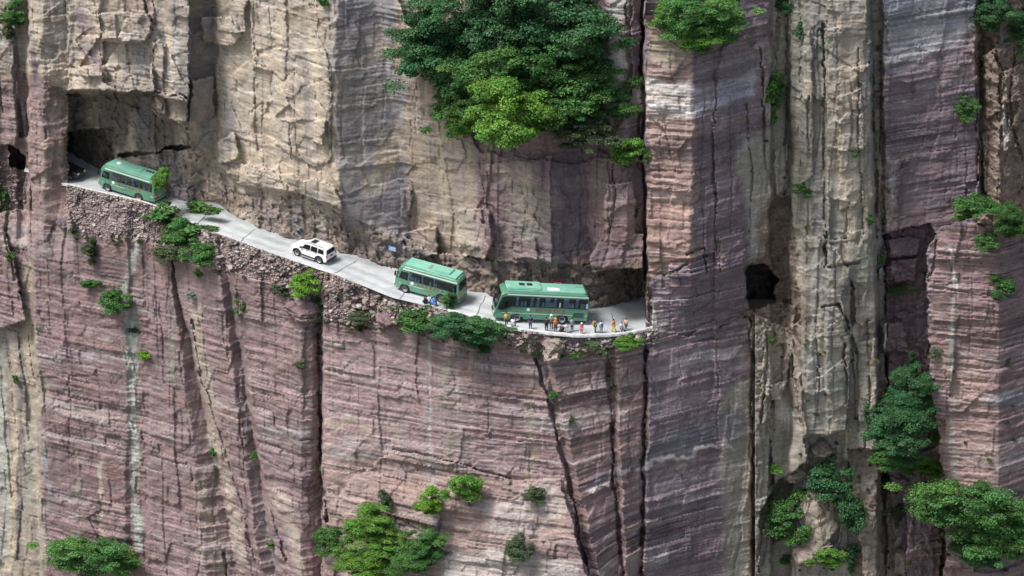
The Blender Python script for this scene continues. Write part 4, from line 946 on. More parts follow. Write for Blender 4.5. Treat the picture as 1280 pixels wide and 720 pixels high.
    end_panel('number_plate', [(-.22, .74), (.22, .74), (.22, .90), (-.22, .90)], rx, 1, .02, M_PLATE, root)
    if hatch:
        box('roof_pod', .1, 2.0, -.62, .62, 2.77, 2.93, M_ROOF, root, .05)
        box('vent', -.25, .02, -.45, .45, 2.78, 2.82, M_GREY, root, .01)
    else:
        box('roof_pod', .2, 1.2, -.5, .5, 2.77, 2.83, M_ROOF, root, .03)
        for k in range(3): box('vent', 1.5 + k * .32, 1.72 + k * .32, .1, .35, 2.78, 2.83, M_BLACK, root, .01)
        bm = bmesh.new(); bmesh.ops.create_uvsphere(bm, u_segments=12, v_segments=8, radius=.32, matrix=Matrix.Translation((-1.5, .1, 2.78)) @ Matrix.Diagonal((1, .9, .35, 1)))
        bm_obj('roof_fan', bm, M_WHITEP, root, True)
    return root
b = minibus('green minibus with a raised roof pod between the white car and the coach', 4, True); place(b, 532.5, 372.6, -23, 2.06, size=1.07)
b = minibus('green minibus just leaving the dark tunnel mouth, its rear behind leaves', 9, False); place(b, 158, 245.4, -27, 2.06, size=1.08)

# ---------------- cars
def car(name, label, cat, paint, outline, wins, hw, xf, xr, r, ztop, zbelt, glass_rear, extras):
    root = empty(name); tag(root, label, cat)
    bm_obj('body', shell(outline, hw, .06, zbelt, ztop), paint, root)
    for sd in (-1, 1):
        for w in wins:
            f = side_panel('window_surround', w, sd, hw, .004, M_INT, root)
            cx = sum(p[0] for p in w) / len(w); cz = sum(p[1] for p in w) / len(w)
            side_panel('window', [(cx + (x - cx) * .93, cz + (z - cz) * .9) for x, z in w], sd, hw, .016, M_GLASS, f, .006)
        for x in (xf, xr):
            box('wheel_arch_lining', x - r * 1.2, x + r * 1.2, min(sd * .5, sd * (hw(x, .5) - .05)), max(sd * .5, sd * (hw(x, .5) - .05)), .36, r * 2.1, M_BLACK, root)
            wheel(root, x, sd * (hw(x, .5) - .10), r, .22, sd)
    return root
def hw_suv(x, z): return .92 - .17 * max(0, z - 1.08) / .64 - .10 * max(0, (-1.5 - x) / .7) ** 2 - .05 * max(0, (x - 1.8) / .4) ** 2
xf, xr, r = -1.36, 1.32, .37
ol = [(2.18, .45), (2.20, .75), (2.12, 1.12), (1.98, 1.62), (1.86, 1.72), (1.4, 1.76), (.2, 1.77), (-.30, 1.74), (-.50, 1.68), (-1.02, 1.14), (-1.2, 1.10), (-1.9, 1.04), (-2.14, .95), (-2.2, .78), (-2.22, .48), (-2.1, .32)]
ol += arc_notch(xf, r, .47, .30)[::-1] + arc_notch(xr, r, .47, .30)[::-1] + [(1.95, .34)]
wins = [[(-.86, 1.14), (-.48, 1.58), (.12, 1.62), (.12, 1.14)], [(.24, 1.14), (.24, 1.62), (.96, 1.62), (1.0, 1.14)], [(1.12, 1.16), (1.09, 1.61), (1.72, 1.57), (1.78, 1.18)]]
suv = car('white_suv', 'boxy white off-road car driving up the road between two minibuses', 'car', M_WHITEP, ol, wins, hw_suv, xf, xr, r, 1.77, 1.1, True, None)
rxs = lambda z: float(np.interp(z, [.45, .75, 1.12, 1.62, 1.72], [2.18, 2.20, 2.12, 1.98, 1.86])); fxs = lambda z: float(np.interp(z, [.48, .78, .95, 1.04], [-2.22, -2.2, -2.14, -1.9])); wxs = lambda z: float(np.interp(z, [1.14, 1.68], [-1.02, -.50]))
for sd in (-1, 1):
    side_panel('sill_cladding', [(.82, .30), (.82, .50), (-.86, .50), (-.86, .30)], sd, hw_suv, .02, M_BLACK, suv)
    side_panel('side_step', [(.80, .26), (.80, .36), (-.84, .36), (-.84, .26)], sd, hw_suv, .10, M_GREY, suv, .12)
    for x in (xf, xr):
        arch = [(x + .55 * math.cos(a), .37 + .55 * math.sin(a)) for a in np.linspace(0, math.pi, 9)] + [(x + .46 * math.cos(a), .37 + .46 * math.sin(a)) for a in np.linspace(math.pi, 0, 9)]
        side_panel('wheel_arch', arch, sd, hw_suv, .03, M_BLACK, suv, .05)
    for x in (-.05, .95): side_panel('door_handle', [(x, 1.02), (x, 1.06), (x - .2, 1.06), (x - .2, 1.02)], sd, hw_suv, .03, M_BLACK, suv)
    side_panel('door_seam', [(.19, .52), (.19, 1.12), (.175, 1.12), (.175, .52)], sd, hw_suv, .004, M_GREY, suv)
    box('roof_rail', -.3, 1.7, sd * .66 - .025, sd * .66 + .025, 1.75, 1.82, M_GREY, suv, .01)
    box('mirror', -.98, -.80, min(sd * .90, sd * 1.10), max(sd * .90, sd * 1.10), 1.12, 1.30, M_BLACK, suv, .03)
    end_panel('taillight', [(sd * .70, .88), (sd * .86, .88), (sd * .84, 1.16), (sd * .70, 1.16)], rxs, 1, .02, M_RED, suv, .05)
    end_panel('headlight', [(sd * .50, .74), (sd * .82, .74), (sd * .80, .92), (sd * .50, .92)], fxs, -1, .02, M_LAMP, suv, .05)
rw = end_panel('rear_window_surround', [(-.70, 1.18), (.70, 1.18), (.60, 1.58), (-.60, 1.58)], rxs, 1, .008, M_INT, suv); end_panel('rear_window', [(-.66, 1.21), (.66, 1.21), (.57, 1.55), (-.57, 1.55)], rxs, 1, .03, M_GLASS, rw, .006)
ws = end_panel('windscreen_surround', [(-.74, 1.18), (.74, 1.18), (.64, 1.63), (-.64, 1.63)], wxs, -1, .012, M_INT, suv); end_panel('windscreen', [(-.70, 1.21), (.70, 1.21), (.61, 1.60), (-.61, 1.60)], wxs, -1, .035, M_GLASS, ws, .006)
end_panel('number_plate', [(-.22, .86), (.22, .86), (.22, 1.0), (-.22, 1.0)], rxs, 1, .02, M_PLATEB, suv); end_panel('rear_bumper', [(-.84, .42), (.84, .42), (.84, .62), (-.84, .62)], rxs, 1, .05, M_BLACK, suv, .06)
end_panel('grille', [(-.44, .66), (.44, .66), (.44, .92), (-.44, .92)], fxs, -1, .015, M_BLACK, suv)
box('sunroof', -.15, .45, -.42, .42, 1.765, 1.778, M_INT, suv, .003)
place(suv, 385.5, 324.5, -31, 1.84)
def hw_sed(x, z): return .87 - .20 * max(0, z - .92) / .5 - .14 * max(0, (-1.5 - x) / .7) ** 2 - .08 * max(0, (x - 1.6) / .6) ** 2
ol = [(2.2, .42), (2.22, .72), (2.1, .94), (1.55, .99), (.95, 1.36), (.4, 1.43), (-.2, 1.43), (-.6, 1.34), (-1.15, .96), (-1.9, .84), (-2.15, .74), (-2.22, .5), (-2.1, .28)]
ol += arc_notch(-1.35, .31, .39, .26)[::-1] + arc_notch(1.3, .31, .39, .26)[::-1] + [(1.9, .3)]
sed = car('parked_car', 'dark car half hidden behind the pillar inside the left tunnel mouth', 'car', M_DARKP, ol, [[(-.95, .98), (-.52, 1.31), (.08, 1.36), (.08, .98)], [(.18, .98), (.18, 1.36), (.6, 1.33), (1.15, .99)]], hw_sed, -1.35, 1.3, .31, 1.43, .93, True, None)
for sd in (-1, 1):
    end_panel('headlight', [(sd * .42, .60), (sd * .68, .62), (sd * .66, .74), (sd * .42, .72)], lambda z: -2.2, -1, .03, M_LAMP, sed, .08)
place(sed, 84, 224, 153, 1.74); sed.location.y += 1.6

# ---------------- signs on the rock
def sign(name, label, px, py, w, h, col, yaw, lines):
    m = plain(name + '_paint', col, .5); p = surf(px, py); root = empty(name, p + Vector((0, -.45, 0))); tag(root, label, 'sign'); root.rotation_euler = (0, 0, R_(yaw))
    box('board', -w / 2, w / 2, -.03, .03, -h / 2, h / 2, m, root, .01)
    rr = random.Random(px)
    for k, (z, hh, n) in enumerate(lines):
        for i in range(n):
            bm = bmesh.new(); cx = -w * .40 + w * .8 * (i + .5) / n; s = w * .3 / n
            add_box(bm, cx - s, cx + s, -.040 - .001 * k, -.031, h * (z - hh * .5), h * (z - hh * .25)); add_box(bm, cx - s * rr.uniform(.6, 1), cx + s, -.041 - .001 * k, -.031, h * (z + hh * .15), h * (z + hh * .4)); add_box(bm, cx - s * .25, cx + s * .1, -.042 - .001 * k, -.031, h * (z - hh * .5), h * (z + hh * .5))
            bm_obj('character', bm, M_WHITEP, root)
    for x in (-w * .35, w * .35): box('bracket', x - .03, x + .03, .03, .6, -.03, .03, M_GREY, root)
    return root
sign('road_sign', 'small blue sign fixed to the rock above the road beside the minibus', 491, 309, .95, .55, (.05, .12, .33), -30, [(.12, .38, 4), (-.28, .2, 6)])
sign('notice_board', 'small red sign on the rock just above the coach roof', 697.5, 352, .85, .55, (.52, .02, .035), 0, [(.0, .4, 3)])
# ------------------------------------------------------------------ people
M_SKIN = plain('skin', (.50, .32, .23), .6, var=.06)
M_HAIR = plain('black_hair', (.015, .012, .011), .6)
M_SHOE = plain('shoes', (.05, .045, .045), .7)
_cl = {}
def cloth(col):
    if col not in _cl: _cl[col] = plain('cloth_%d' % len(_cl), col, .9, var=.15, scale=14)
    return _cl[col]
def skinned(pts, edges, root=0, lvl=1):
    """pts: name -> (pos, radius); returns mesh grown over the skeleton"""
    names = list(pts); me = bpy.data.meshes.new('body')
    me.from_pydata([pts[n][0] for n in names], [(names.index(a), names.index(b)) for a, b in edges], [])
    o = bpy.data.objects.new('body', me); COL.objects.link(o)
    o.modifiers.new('skin', 'SKIN'); s = o.modifiers.new('sub', 'SUBSURF'); s.levels = s.render_levels = lvl
    for i, n in enumerate(names):
        d = me.skin_vertices[0].data[i]; r = pts[n][1]; d.radius = r if isinstance(r, tuple) else (r, r); d.use_root = (i == root)
    dg = bpy.context.evaluated_depsgraph_get()
    out = bpy.data.meshes.new_from_object(o.evaluated_get(dg))
    bpy.data.objects.remove(o); bpy.data.meshes.remove(me)
    for p in out.polygons: p.use_smooth = True
    out.materials.clear(); out.materials.append(None)
    return out
def pose(kind):
    """metres, facing -Y, feet on z = 0"""
    P = {'pelvis': ((0, 0, .92), (.15, .11)), 'waist': ((0, 0, 1.08), (.13, .095)), 'chest': ((0, .005, 1.27), (.155, .105)), 'neckb': ((0, .01, 1.41), .062), 'neck': ((0, 0, 1.47), .052), 'headl': ((0, -.015, 1.56), (.075, .088)), 'headt': ((0, -.01, 1.66), (.068, .08))}
    for s, n in ((-1, 'l'), (1, 'r')):
        P['sh' + n] = ((s * .185, .01, 1.37), .058); P['hip' + n] = ((s * .095, 0, .86), .088)
        P['el' + n] = ((s * .245, .03, 1.10), .042); P['wr' + n] = ((s * .25, -.05, .86), .030); P['pa' + n] = ((s * .25, -.075, .79), (.036, .022))
        P['kn' + n] = ((s * .105, -.02, .48), .058); P['an' + n] = ((s * .11, .03, .09), .040); P['to' + n] = ((s * .125, -.12, .035), .034)
    if kind == 'camera':
        P['elr'] = ((.25, -.10, 1.16), .042); P['wrr'] = ((.10, -.27, 1.42), .030); P['par'] = ((.07, -.29, 1.48), (.036, .022))
        P['ell'] = ((-.25, -.10, 1.16), .042); P['wrl'] = ((-.10, -.27, 1.42), .030); P['pal'] = ((-.07, -.29, 1.48), (.036, .022))
    if kind == 'stride':
        P['knl'] = ((-.10, -.16, .50), .058); P['anl'] = ((-.10, -.20, .10), .040); P['tol'] = ((-.11, -.35, .06), .034)
        P['knr'] = ((.10, .10, .48), .058); P['anr'] = ((.10, .30, .14), .040); P['tor'] = ((.11, .19, .035), .034)
        P['ell'] = ((-.25, .14, 1.12), .042); P['wrl'] = ((-.24, .10, .88), .03); P['pal'] = ((-.24, .08, .81), (.036, .022))
        P['elr'] = ((.25, -.06, 1.12), .042); P['wrr'] = ((.22, -.25, .98), .03); P['par'] = ((.21, -.31, .96), (.036, .022))
    if kind == 'sit':
        dz = .47
        for k in list(P):
            p, r = P[k]
            if k[:2] not in ('kn', 'an', 'to'): P[k] = ((p[0], p[1] - (.06 if p[2] > 1.2 else 0), p[2] - dz), r)
        for s, n in ((-1, 'l'), (1, 'r')):
            P['hip' + n] = ((s * .10, -.02, .42), .09); P['kn' + n] = ((s * .13, -.44, .46), .06); P['an' + n] = ((s * .13, -.46, .09), .04); P['to' + n] = ((s * .14, -.60, .035), .034)
            P['el' + n] = ((s * .25, -.12, .66), .042); P['wr' + n] = ((s * .15, -.33, .56), .03); P['pa' + n] = ((s * .13, -.39, .55), (.036, .022))
    if kind == 'squat':
        for k in list(P):
            p, r = P[k]
            if k[:2] not in ('kn', 'an', 'to'): P[k] = ((p[0], p[1] - (.10 if p[2] > 1.2 else -.02), p[2] - .70), r)
        for s, n in ((-1, 'l'), (1, 'r')):
            P['hip' + n] = ((s * .10, .02, .24), .09); P['kn' + n] = ((s * .16, -.36, .42), .06); P['an' + n] = ((s * .13, -.10, .09), .04); P['to' + n] = ((s * .15, -.26, .035), .034)
            P['el' + n] = ((s * .27, -.22, .46), .042); P['wr' + n] = ((s * .14, -.42, .50), .03); P['pa' + n] = ((s * .10, -.47, .51), (.036, .022))
    E = [('pelvis', 'waist'), ('waist', 'chest'), ('chest', 'neckb'), ('neckb', 'neck'), ('neck', 'headl'), ('headl', 'headt')]
    for n in 'lr': E += [('chest', 'sh' + n), ('sh' + n, 'el' + n), ('el' + n, 'wr' + n), ('wr' + n, 'pa' + n), ('pelvis', 'hip' + n), ('hip' + n, 'kn' + n), ('kn' + n, 'an' + n), ('an' + n, 'to' + n)]
    top = {k: (P[k][0], tuple(x * 1.20 + .012 for x in (P[k][1] if isinstance(P[k][1], tuple) else (P[k][1],) * 2))) for k in ('pelvis', 'waist', 'chest', 'neckb', 'shl', 'shr', 'ell', 'elr')}
    tE = [e for e in E if e[0] in top and e[1] in top]
    leg = {k: (P[k][0], tuple(x * 1.22 + .012 for x in (P[k][1] if isinstance(P[k][1], tuple) else (P[k][1],) * 2))) for k in ('pelvis', 'hipl', 'hipr', 'knl', 'knr', 'anl', 'anr')}
    lE = [e for e in E if e[0] in leg and e[1] in leg]
    B = dict(P); BE = list(E)
    for s, n in ((-1, 'l'), (1, 'r')):                 # five fingers from the palm, the thumb from its side
        a = Vector(P['wr' + n][0]); b = Vector(P['pa' + n][0]); d = (b - a).normalized(); side = d.cross(Vector((0, -1, .3))).normalized()
        if side.length < .1: side = Vector((1, 0, 0))
        for i, (w, l) in enumerate(((-.027, .062), (-.009, .075), (.009, .07), (.027, .055))):
            B['f%d%s' % (i, n)] = (tuple(b + d * l + side * w), .009); BE.append(('pa' + n, 'f%d%s' % (i, n)))
        B['th' + n] = (tuple(b - d * .01 - side * .06), .010); BE.append(('wr' + n, 'th' + n))
    B['nose'] = (tuple(Vector(P['headl'][0]) + Vector((0, -.108, .015))), .012); BE.append(('headl', 'nose'))
    body = skinned(B, BE); t_ = skinned(top, tE); l_ = skinned(leg, lE)
    h = Vector(P['headt'][0]); hl = Vector(P['headl'][0])
    def shoes():
        bm = bmesh.new()
        for n in 'lr':
            a = Vector(P['an' + n][0]); b = Vector(P['to' + n][0]); c = (a + b) / 2
            bmesh.ops.create_uvsphere(bm, u_segments=10, v_segments=6, radius=1, matrix=Matrix.Translation((c.x, c.y - .01, max(.05, c.z - .02))) @ Matrix.Diagonal((.055, .14, .055, 1)))
        me = bpy.data.meshes.new('shoes'); bm.to_mesh(me); bm.free(); me.materials.append(M_SHOE); return me
    def cap(r, dz, brim):
        bm = bmesh.new(); bmesh.ops.create_uvsphere(bm, u_segments=14, v_segments=8, radius=1, matrix=Matrix.Translation((h.x, h.y + .02, h.z - .02 + dz)) @ Matrix.Diagonal((r, r * 1.12, r * 1.05, 1)))
        bmesh.ops.delete(bm, geom=[v for v in bm.verts if v.co.z < h.z - .03 + dz and v.co.y < h.y + (.02 if not brim else 9)], context='VERTS')
        if brim: bmesh.ops.create_cone(bm, cap_ends=True, segments=16, radius1=r * 1.65, radius2=r * 1.1, depth=.03, matrix=Matrix.Translation((h.x, h.y, h.z - .02)))
        me = bpy.data.meshes.new('hair'); bm.to_mesh(me); bm.free(); me.materials.append(None); return me
    def face():
        bm = bmesh.new()
        for s in (-1, 1): bmesh.ops.create_icosphere(bm, subdivisions=1, radius=.011, matrix=Matrix.Translation((s * .032, hl.y - .083, hl.z + .045)))
        add_box(bm, -.022, .022, hl.y - .090, hl.y - .070, hl.z - .028, hl.z - .020)
        me = bpy.data.meshes.new('face'); bm.to_mesh(me); bm.free(); me.materials.append(M_HAIR); return me
    return dict(body=body, top=t_, leg=l_, shoes=shoes(), hair=cap(.096, .0, False), hat=cap(.105, .01, True), face=face())
POSES = {k: pose(k) for k in ('stand', 'camera', 'stride', 'sit', 'squat')}
def person(label, px, py, kind, top, leg, hat=None, yaw=0, hgt=1.0, bag=None):
    """px, py: where the photograph shows the feet on the road"""
    py = py + .8; z = float(zroad(px)) + .02; x, y, _ = atz(px, py, z)
    root = empty('person', (float(x), float(y), z)); tag(root, label, 'person', 'people standing along the road edge')
    hgt *= .86; root.rotation_euler = (0, 0, R_(yaw)); root.scale = (hgt, hgt, hgt)
    S = POSES[kind]
    def p(nm, me, mat):
        o = link(nm, me, root)
        if mat is not None: o.material_slots[0].link = 'OBJECT'; o.material_slots[0].material = mat
    p('body', S['body'], M_SKIN); p('top', S['top'], cloth(top)); p('trousers', S['leg'], cloth(leg)); p('shoes', S['shoes'], None); p('face', S['face'], None)
    p('hair', S['hair'], M_HAIR)
    if hat: p('hat', S['hat'], cloth(hat))
    if bag:
        zb = {'sit': .78, 'squat': .55}.get(kind, 1.2)
        bm = bmesh.new(); add_box(bm, -.15, .15, .12, .30, zb - .22, zb + .20, .05); add_box(bm, -.11, .11, .29, .35, zb - .18, zb + .0, .03)
        bm_obj('backpack', bm, cloth(bag), root)
WH, BK, NV, OR, YL, BL = (.70, .70, .68), (.02, .02, .023), (.025, .045, .09), (.72, .20, .04), (.70, .52, .12), (.08, .17, .42)
DK, PK, OL, GR = (.05, .05, .06), (.60, .13, .20), (.12, .12, .05), (.28, .30, .36)
person('person in a yellow top at the front wheel of the coach', 633, 406.5, 'stand', YL, DK, yaw=20)
person('person in white sitting on the kerb by the front wheel of the coach', 641, 408.5, 'sit', WH, GR, yaw=160)
person('person in dark navy standing alone between the coach wheels', 663, 410.5, 'stand', NV, NV, yaw=190)
person('person in black with a black backpack near the coach middle', 683, 413, 'stand', BK, BK, yaw=170, bag=(.03, .03, .03))
person('person wearing a white cap beside the one in black', 689, 409.5, 'camera', GR, DK, hat=WH, yaw=-10)
person('person in an orange jacket and orange hat at the kerb', 694.5, 414, 'stand', OR, DK, hat=(.75, .30, .08), yaw=200)
person('person in dark clothes squatting next to the orange jacket', 701.5, 414.5, 'squat', DK, BK, yaw=150)
person('person in a white shirt sitting in front of the rear wheel', 708.5, 414.5, 'sit', WH, GR, yaw=20)
person('tall person in pale blue-grey top by the rear wheel of the coach', 715, 413.5, 'stand', (.33, .36, .45), (.12, .12, .20), yaw=30)
person('child in pink with a white sun hat behind the coach', 727, 416, 'stand', PK, PK, hat=WH, yaw=10, hgt=.78)
person('person in olive green with a yellow bag near the coach tail', 744, 415, 'stand', OL, OL, yaw=100, bag=(.55, .40, .06))
person('person in white with a blue backpack facing the rock', 751.5, 415.5, 'stand', WH, GR, yaw=195, hgt=.92, bag=BL)
person('person in an orange top and yellow trousers right of the coach', 767, 414.5, 'stride', OR, YL, yaw=60, hgt=.95)
person('dark-haired person in white sitting on the kerb at the far end', 777, 413.5, 'sit', WH, DK, yaw=15)
person('person in orange and white at the end of the row by the pillar', 782.5, 412, 'stand', (.72, .45, .32), DK, yaw=-20, hgt=.88)
person('person in black bending low at the kerb below the middle minibus', 531, 378.5, 'squat', BK, BK, yaw=120)
person('person in a white shirt and blue trousers by the middle minibus', 537, 380, 'sit', WH, BL, yaw=200)
person('person in royal blue behind the leaves below the middle minibus', 542.5, 382, 'sit', BL, BL, yaw=160)
# ------------------------------------------------------------------ plants: trunk with limbs, crown of leaf clumps
def leaf_mat(name, col, sat=.3):
    t = NT(name)
    a = t.new('ShaderNodeAttribute', attribute_name='leaf'); oi = t.new('ShaderNodeObjectInfo')
    mr = t.new('ShaderNodeMapRange'); mr.inputs[3].default_value = .85; mr.inputs[4].default_value = 1.15; t.l(oi.outputs['Random'], mr.inputs[0])
    cm = t.new('ShaderNodeMix', data_type='RGBA', blend_type='MULTIPLY'); cm.inputs[0].default_value = 1.0
    cm.inputs[6].default_value = (*col, 1); t.l(a.outputs['Color'], cm.inputs[7])
    vm = t.new('ShaderNodeVectorMath', operation='SCALE'); t.l(cm.outputs[2], vm.inputs[0]); t.l(mr.outputs[0], vm.inputs['Scale'])
    t.l(vm.outputs[0], t.b.inputs['Base Color']); t.b.inputs['Roughness'].default_value = .5; t.b.inputs['Specular IOR Level'].default_value = .35
    tl = t.new('ShaderNodeBsdfTranslucent'); t.l(vm.outputs[0], tl.inputs[0]); mx = t.new('ShaderNodeMixShader'); mx.inputs[0].default_value = .28
    t.l(t.b.outputs[0], mx.inputs[1]); t.l(tl.outputs[0], mx.inputs[2]); t.l(mx.outputs[0], t.out.inputs['Surface'])
    return t.m
LEAF = {'dark': leaf_mat('leaf_dark', (.050, .148, .054)), 'mid': leaf_mat('leaf_mid', (.072, .185, .045)), 'bright': leaf_mat('leaf_bright', (.115, .265, .040)),
        'lime': leaf_mat('leaf_lime', (.15, .32, .035)), 'dull': leaf_mat('leaf_dull', (.085, .125, .060)), 'sage': leaf_mat('leaf_sage', (.30, .40, .33))}
M_BARK = plain('bark', (.10, .08, .062), .9, var=.3, scale=6)

def crown_mesh(seed, n_clump, per, leaf, kind='round'):
    """unit crown about the origin: clumps of small bent leaves on lobes of uneven size, spread through its volume"""
    r = np.random.default_rng(seed)
    if kind == 'grass':
        V, F, C = [], [], []
        for k in range(per):
            b = r.normal(size=3) * (.25, .25, .06); d = r.normal(size=3) * (.6, .6, .25) + (0, -.3, .75); d /= np.linalg.norm(d); L = r.uniform(.5, 1.0)
            s = np.cross(d, (0, 0, 1.0)); s = s / (np.linalg.norm(s) + 1e-6) * leaf
            m = b + d * L * .6; e = b + d * L + (0, 0, -.25 * L)
            o = len(V); V += [b - s, b + s, m + s * .8, m - s * .8, e]; F += [(o, o + 1, o + 2, o + 3), (o + 3, o + 2, o + 4)]
            C += [[r.uniform(.6, 1.2)] * 3] * 5
        me = bpy.data.meshes.new('blades'); me.from_pydata([tuple(v) for v in V], [], F); set_col(me, 'leaf', np.array(C)); me.materials.append(None)
        return me, []
    lobes = []                                         # a few boughs give the outline
    for k in range(max(4, n_clump // 9)):
        p = r.normal(size=3); p /= np.linalg.norm(p); p *= r.uniform(.15, .72); p[1] = min(p[1], .4); lobes.append((p, r.uniform(.30, .52)))
    cents, crs = [], []
    while len(cents) < n_clump:
        c, lr = lobes[r.integers(len(lobes))]; n = r.normal(size=3); n /= np.linalg.norm(n)
        p = c + n * lr * r.uniform(.55, 1.0) * np.array((1.0, 1.0, .72))
        if r.random() < .10: p = p * 1.22
        if kind == 'spread': p[2] = p[2] * .55 + .15 * (1 - abs(p[0]))
        if kind == 'tall': p = p * (.75, .75, 1.1)
        if p[1] > .75: continue
        cents.append(p); crs.append(r.uniform(.07, .19) * (1.0 if n_clump > 70 else 1.35))
    c = np.array(cents); N = n_clump * per
    ci = np.repeat(np.arange(n_clump), per)
    n = r.normal(size=(N, 3)); n /= np.linalg.norm(n, axis=1)[:, None]
    fl = (n[:, 2] < -.2) & (r.random(N) < .7); n[fl, 2] *= -1
    P = c[ci] + n * (np.array(crs)[ci] * r.uniform(.35, 1.12, N))[:, None] * np.array((1.25, 1.25, .62))
    d = n * .5 + r.normal(size=(N, 3)) * .45 + (0, -.1, .55); d /= np.linalg.norm(d, axis=1)[:, None]
    a = np.cross(d, r.normal(size=(N, 3))); a /= np.linalg.norm(a, axis=1)[:, None] + 1e-6; b = np.cross(d, a)
    s = (leaf * r.uniform(.6, 1.35, N))[:, None]; bend = d * s * .25
    V = np.stack([P - a * s, P - b * s * .55 + bend, P + a * s - bend, P + b * s * .55 + bend], 1).reshape(-1, 3)
    Q = np.arange(4 * N).reshape(-1, 4)
    tone = r.uniform(.72, 1.28, n_clump)[ci] * r.uniform(.75, 1.25, N); warm = r.uniform(-.12, .2, n_clump)[ci]
    C = np.repeat(np.stack([tone * (1 + warm), tone, tone * (1 - warm * .5)], 1), 4, 0)
    me = mesh_np('crown', V, Q); set_col(me, 'leaf', C.clip(0, 2)); me.materials.append(None)
    return me, cents
def trunk_mesh(seed, cents, base):
    """tapered stem from the rock (base) up into the crown, limbs to the clumps"""
    r = random.Random(seed); bm = bmesh.new(); base = Vector(base)
    def tube(pts, r0, r1, n=6):
        rows = []
        for i, p in enumerate(pts):
            d = (pts[min(i + 1, len(pts) - 1)] - pts[max(i - 1, 0)]).normalized(); u = d.orthogonal().normalized(); v = d.cross(u); rad = r0 + (r1 - r0) * i / (len(pts) - 1)
            rows.append([bm.verts.new(p + (u * math.cos(2 * math.pi * k / n) + v * math.sin(2 * math.pi * k / n)) * rad) for k in range(n)])
        for A, B in zip(rows[:-1], rows[1:]):
            for k in range(n): bm.faces.new((A[k], A[(k + 1) % n], B[(k + 1) % n], B[k]))
    fork = Vector((r.uniform(-.08, .08), .1, -.25)); top = Vector((r.uniform(-.1, .1), -.05, .35))
    mid = (base + fork) / 2 + Vector((r.uniform(-.08, .08), -.08, -.06))
    tube([base, mid, fork, top], .075, .025)
    for c in cents[:9]:
        c = Vector(c); st = fork.lerp(top, r.uniform(0, .7)); m = st.lerp(c, .5) + Vector((r.uniform(-.06, .06), r.uniform(-.06, .06), .06))
        tube([st, m, c], .026, .006, 5)
    me = bpy.data.meshes.new('trunk'); bm.to_mesh(me); bm.free(); me.materials.append(M_BARK)
    return me
PROTO = {}
def proto(nm, *a):
    out = []
    for s in range(a[0]):
        me, ce = crown_mesh(hash_(nm) + s, *a[1:]); out.append((me, trunk_mesh(s + 5, ce, (0, .72, -.86)) if ce else None))
    PROTO[nm] = out
def hash_(s): return sum(ord(c) * (i + 3) for i, c in enumerate(s))
proto('tree', 5, 160, 240, .0235, 'round')
proto('spread', 2, 120, 180, .028, 'spread')
proto('bush', 5, 64, 190, .040, 'round')
proto('tall', 3, 54, 170, .042, 'tall')
proto('small', 4, 22, 90, .085, 'round')
proto('tuft', 2, 0, 160, .035, 'grass')
_pc = [0]
PG = 'shrubs and trees clinging to the cliff'
def plant(label, px, py, w, h, kind, col, name=None, out=.45, group=PG):
    """px, py middle of the crown in the photograph, w x h its size there"""
    _pc[0] += 1; i = _pc[0]; r = random.Random(i * 7)
    s = surf(px, py); mpp = 1 / 13.0 * (1 + (s.y) * .0036)
    rx = w / 2 * mpp * 1.14; rz = h / 2 * mpp * 1.14; ry = min(max(rx, rz), (rx + rz) / 2) * .85
    c = s + Vector((0, -ry * out, 0))
    if kind == 'tuft':
        c = s + Vector((0, -.15, -rz * .6))
    else:                                              # keep the crown's middle on the line of sight through its pixel
        x, y, z = at(px, py, c.y); c = Vector((float(x), float(y), float(z)))
    base = Vector((0, .72 * ry, -.86 * rz))
    nm = name or {'tree': 'tree', 'spread': 'tree', 'bush': 'bush', 'tall': 'bush', 'small': 'shrub', 'tuft': 'grass_tuft'}[kind]
    root = empty(nm, c + (base if kind != 'tuft' else Vector((0, 0, 0)))); tag(root, label, {'grass_tuft': 'grass tuft'}.get(nm, nm), group)
    me, tm = PROTO[kind][i % len(PROTO[kind])]
    fl = r.choice((-1, 1))
    o = link('crown' if kind != 'tuft' else 'blades', me, root); o.scale = (rx * fl, ry, rz); o.rotation_euler = (0, 0, r.uniform(-.5, .5))
    if kind != 'tuft': o.location = -base
    o.material_slots[0].link = 'OBJECT'; o.material_slots[0].material = LEAF[col]
    if tm is not None:
        k = link('trunk', tm, root); k.scale = (rx * fl, ry, rz); k.location = -base
    return root
# the mass of trees in the hanging hollow above the road
TG = 'trees in the hollow above the road'
plant('dark green tree at the upper left edge of the hollow above the minibus', 545, 42, 135, 125, 'tree', 'dark', group=TG, out=.2)
plant('dark tree at the top of the hollow with dense round crown', 622, 28, 130, 130, 'tree', 'dark', group=TG, out=.3)
plant('dark tree at the top right of the hollow beside the pale rock strip', 712, 34, 150, 130, 'tree', 'dark', group=TG, out=.25)
plant('deep green tree in the middle of the hollow', 650, 84, 140, 110, 'tree', 'mid', group=TG, out=.5)
plant('dark tree low on the right side of the hollow', 738, 108, 108, 110, 'tree', 'mid', group=TG, out=.4)
plant('slender mid green tree on the left slope of the hollow', 578, 112, 90, 110, 'tree', 'mid', group=TG, out=.4)
plant('bright yellow-green tree hanging lowest in the hollow', 640, 146, 124, 118, 'tree', 'bright', group=TG, out=1.25)
plant('bright green bush at the lower left lip of the hollow', 580, 160, 56, 38, 'bush', 'lime', group=TG, out=.8)
plant('bright green bough of leaves right of the yellow-green tree', 694, 122, 84, 74, 'bush', 'mid', group=TG, out=1.1)
plant('grey-green leafy tree with thin foliage at the lower right of the hollow', 722, 158, 100, 80, 'tree', 'dull', group=TG, out=.6)
plant('yellow-green shrub stretching towards the crack beside the hollow', 775, 135, 50, 40, 'bush', 'mid', group=TG)
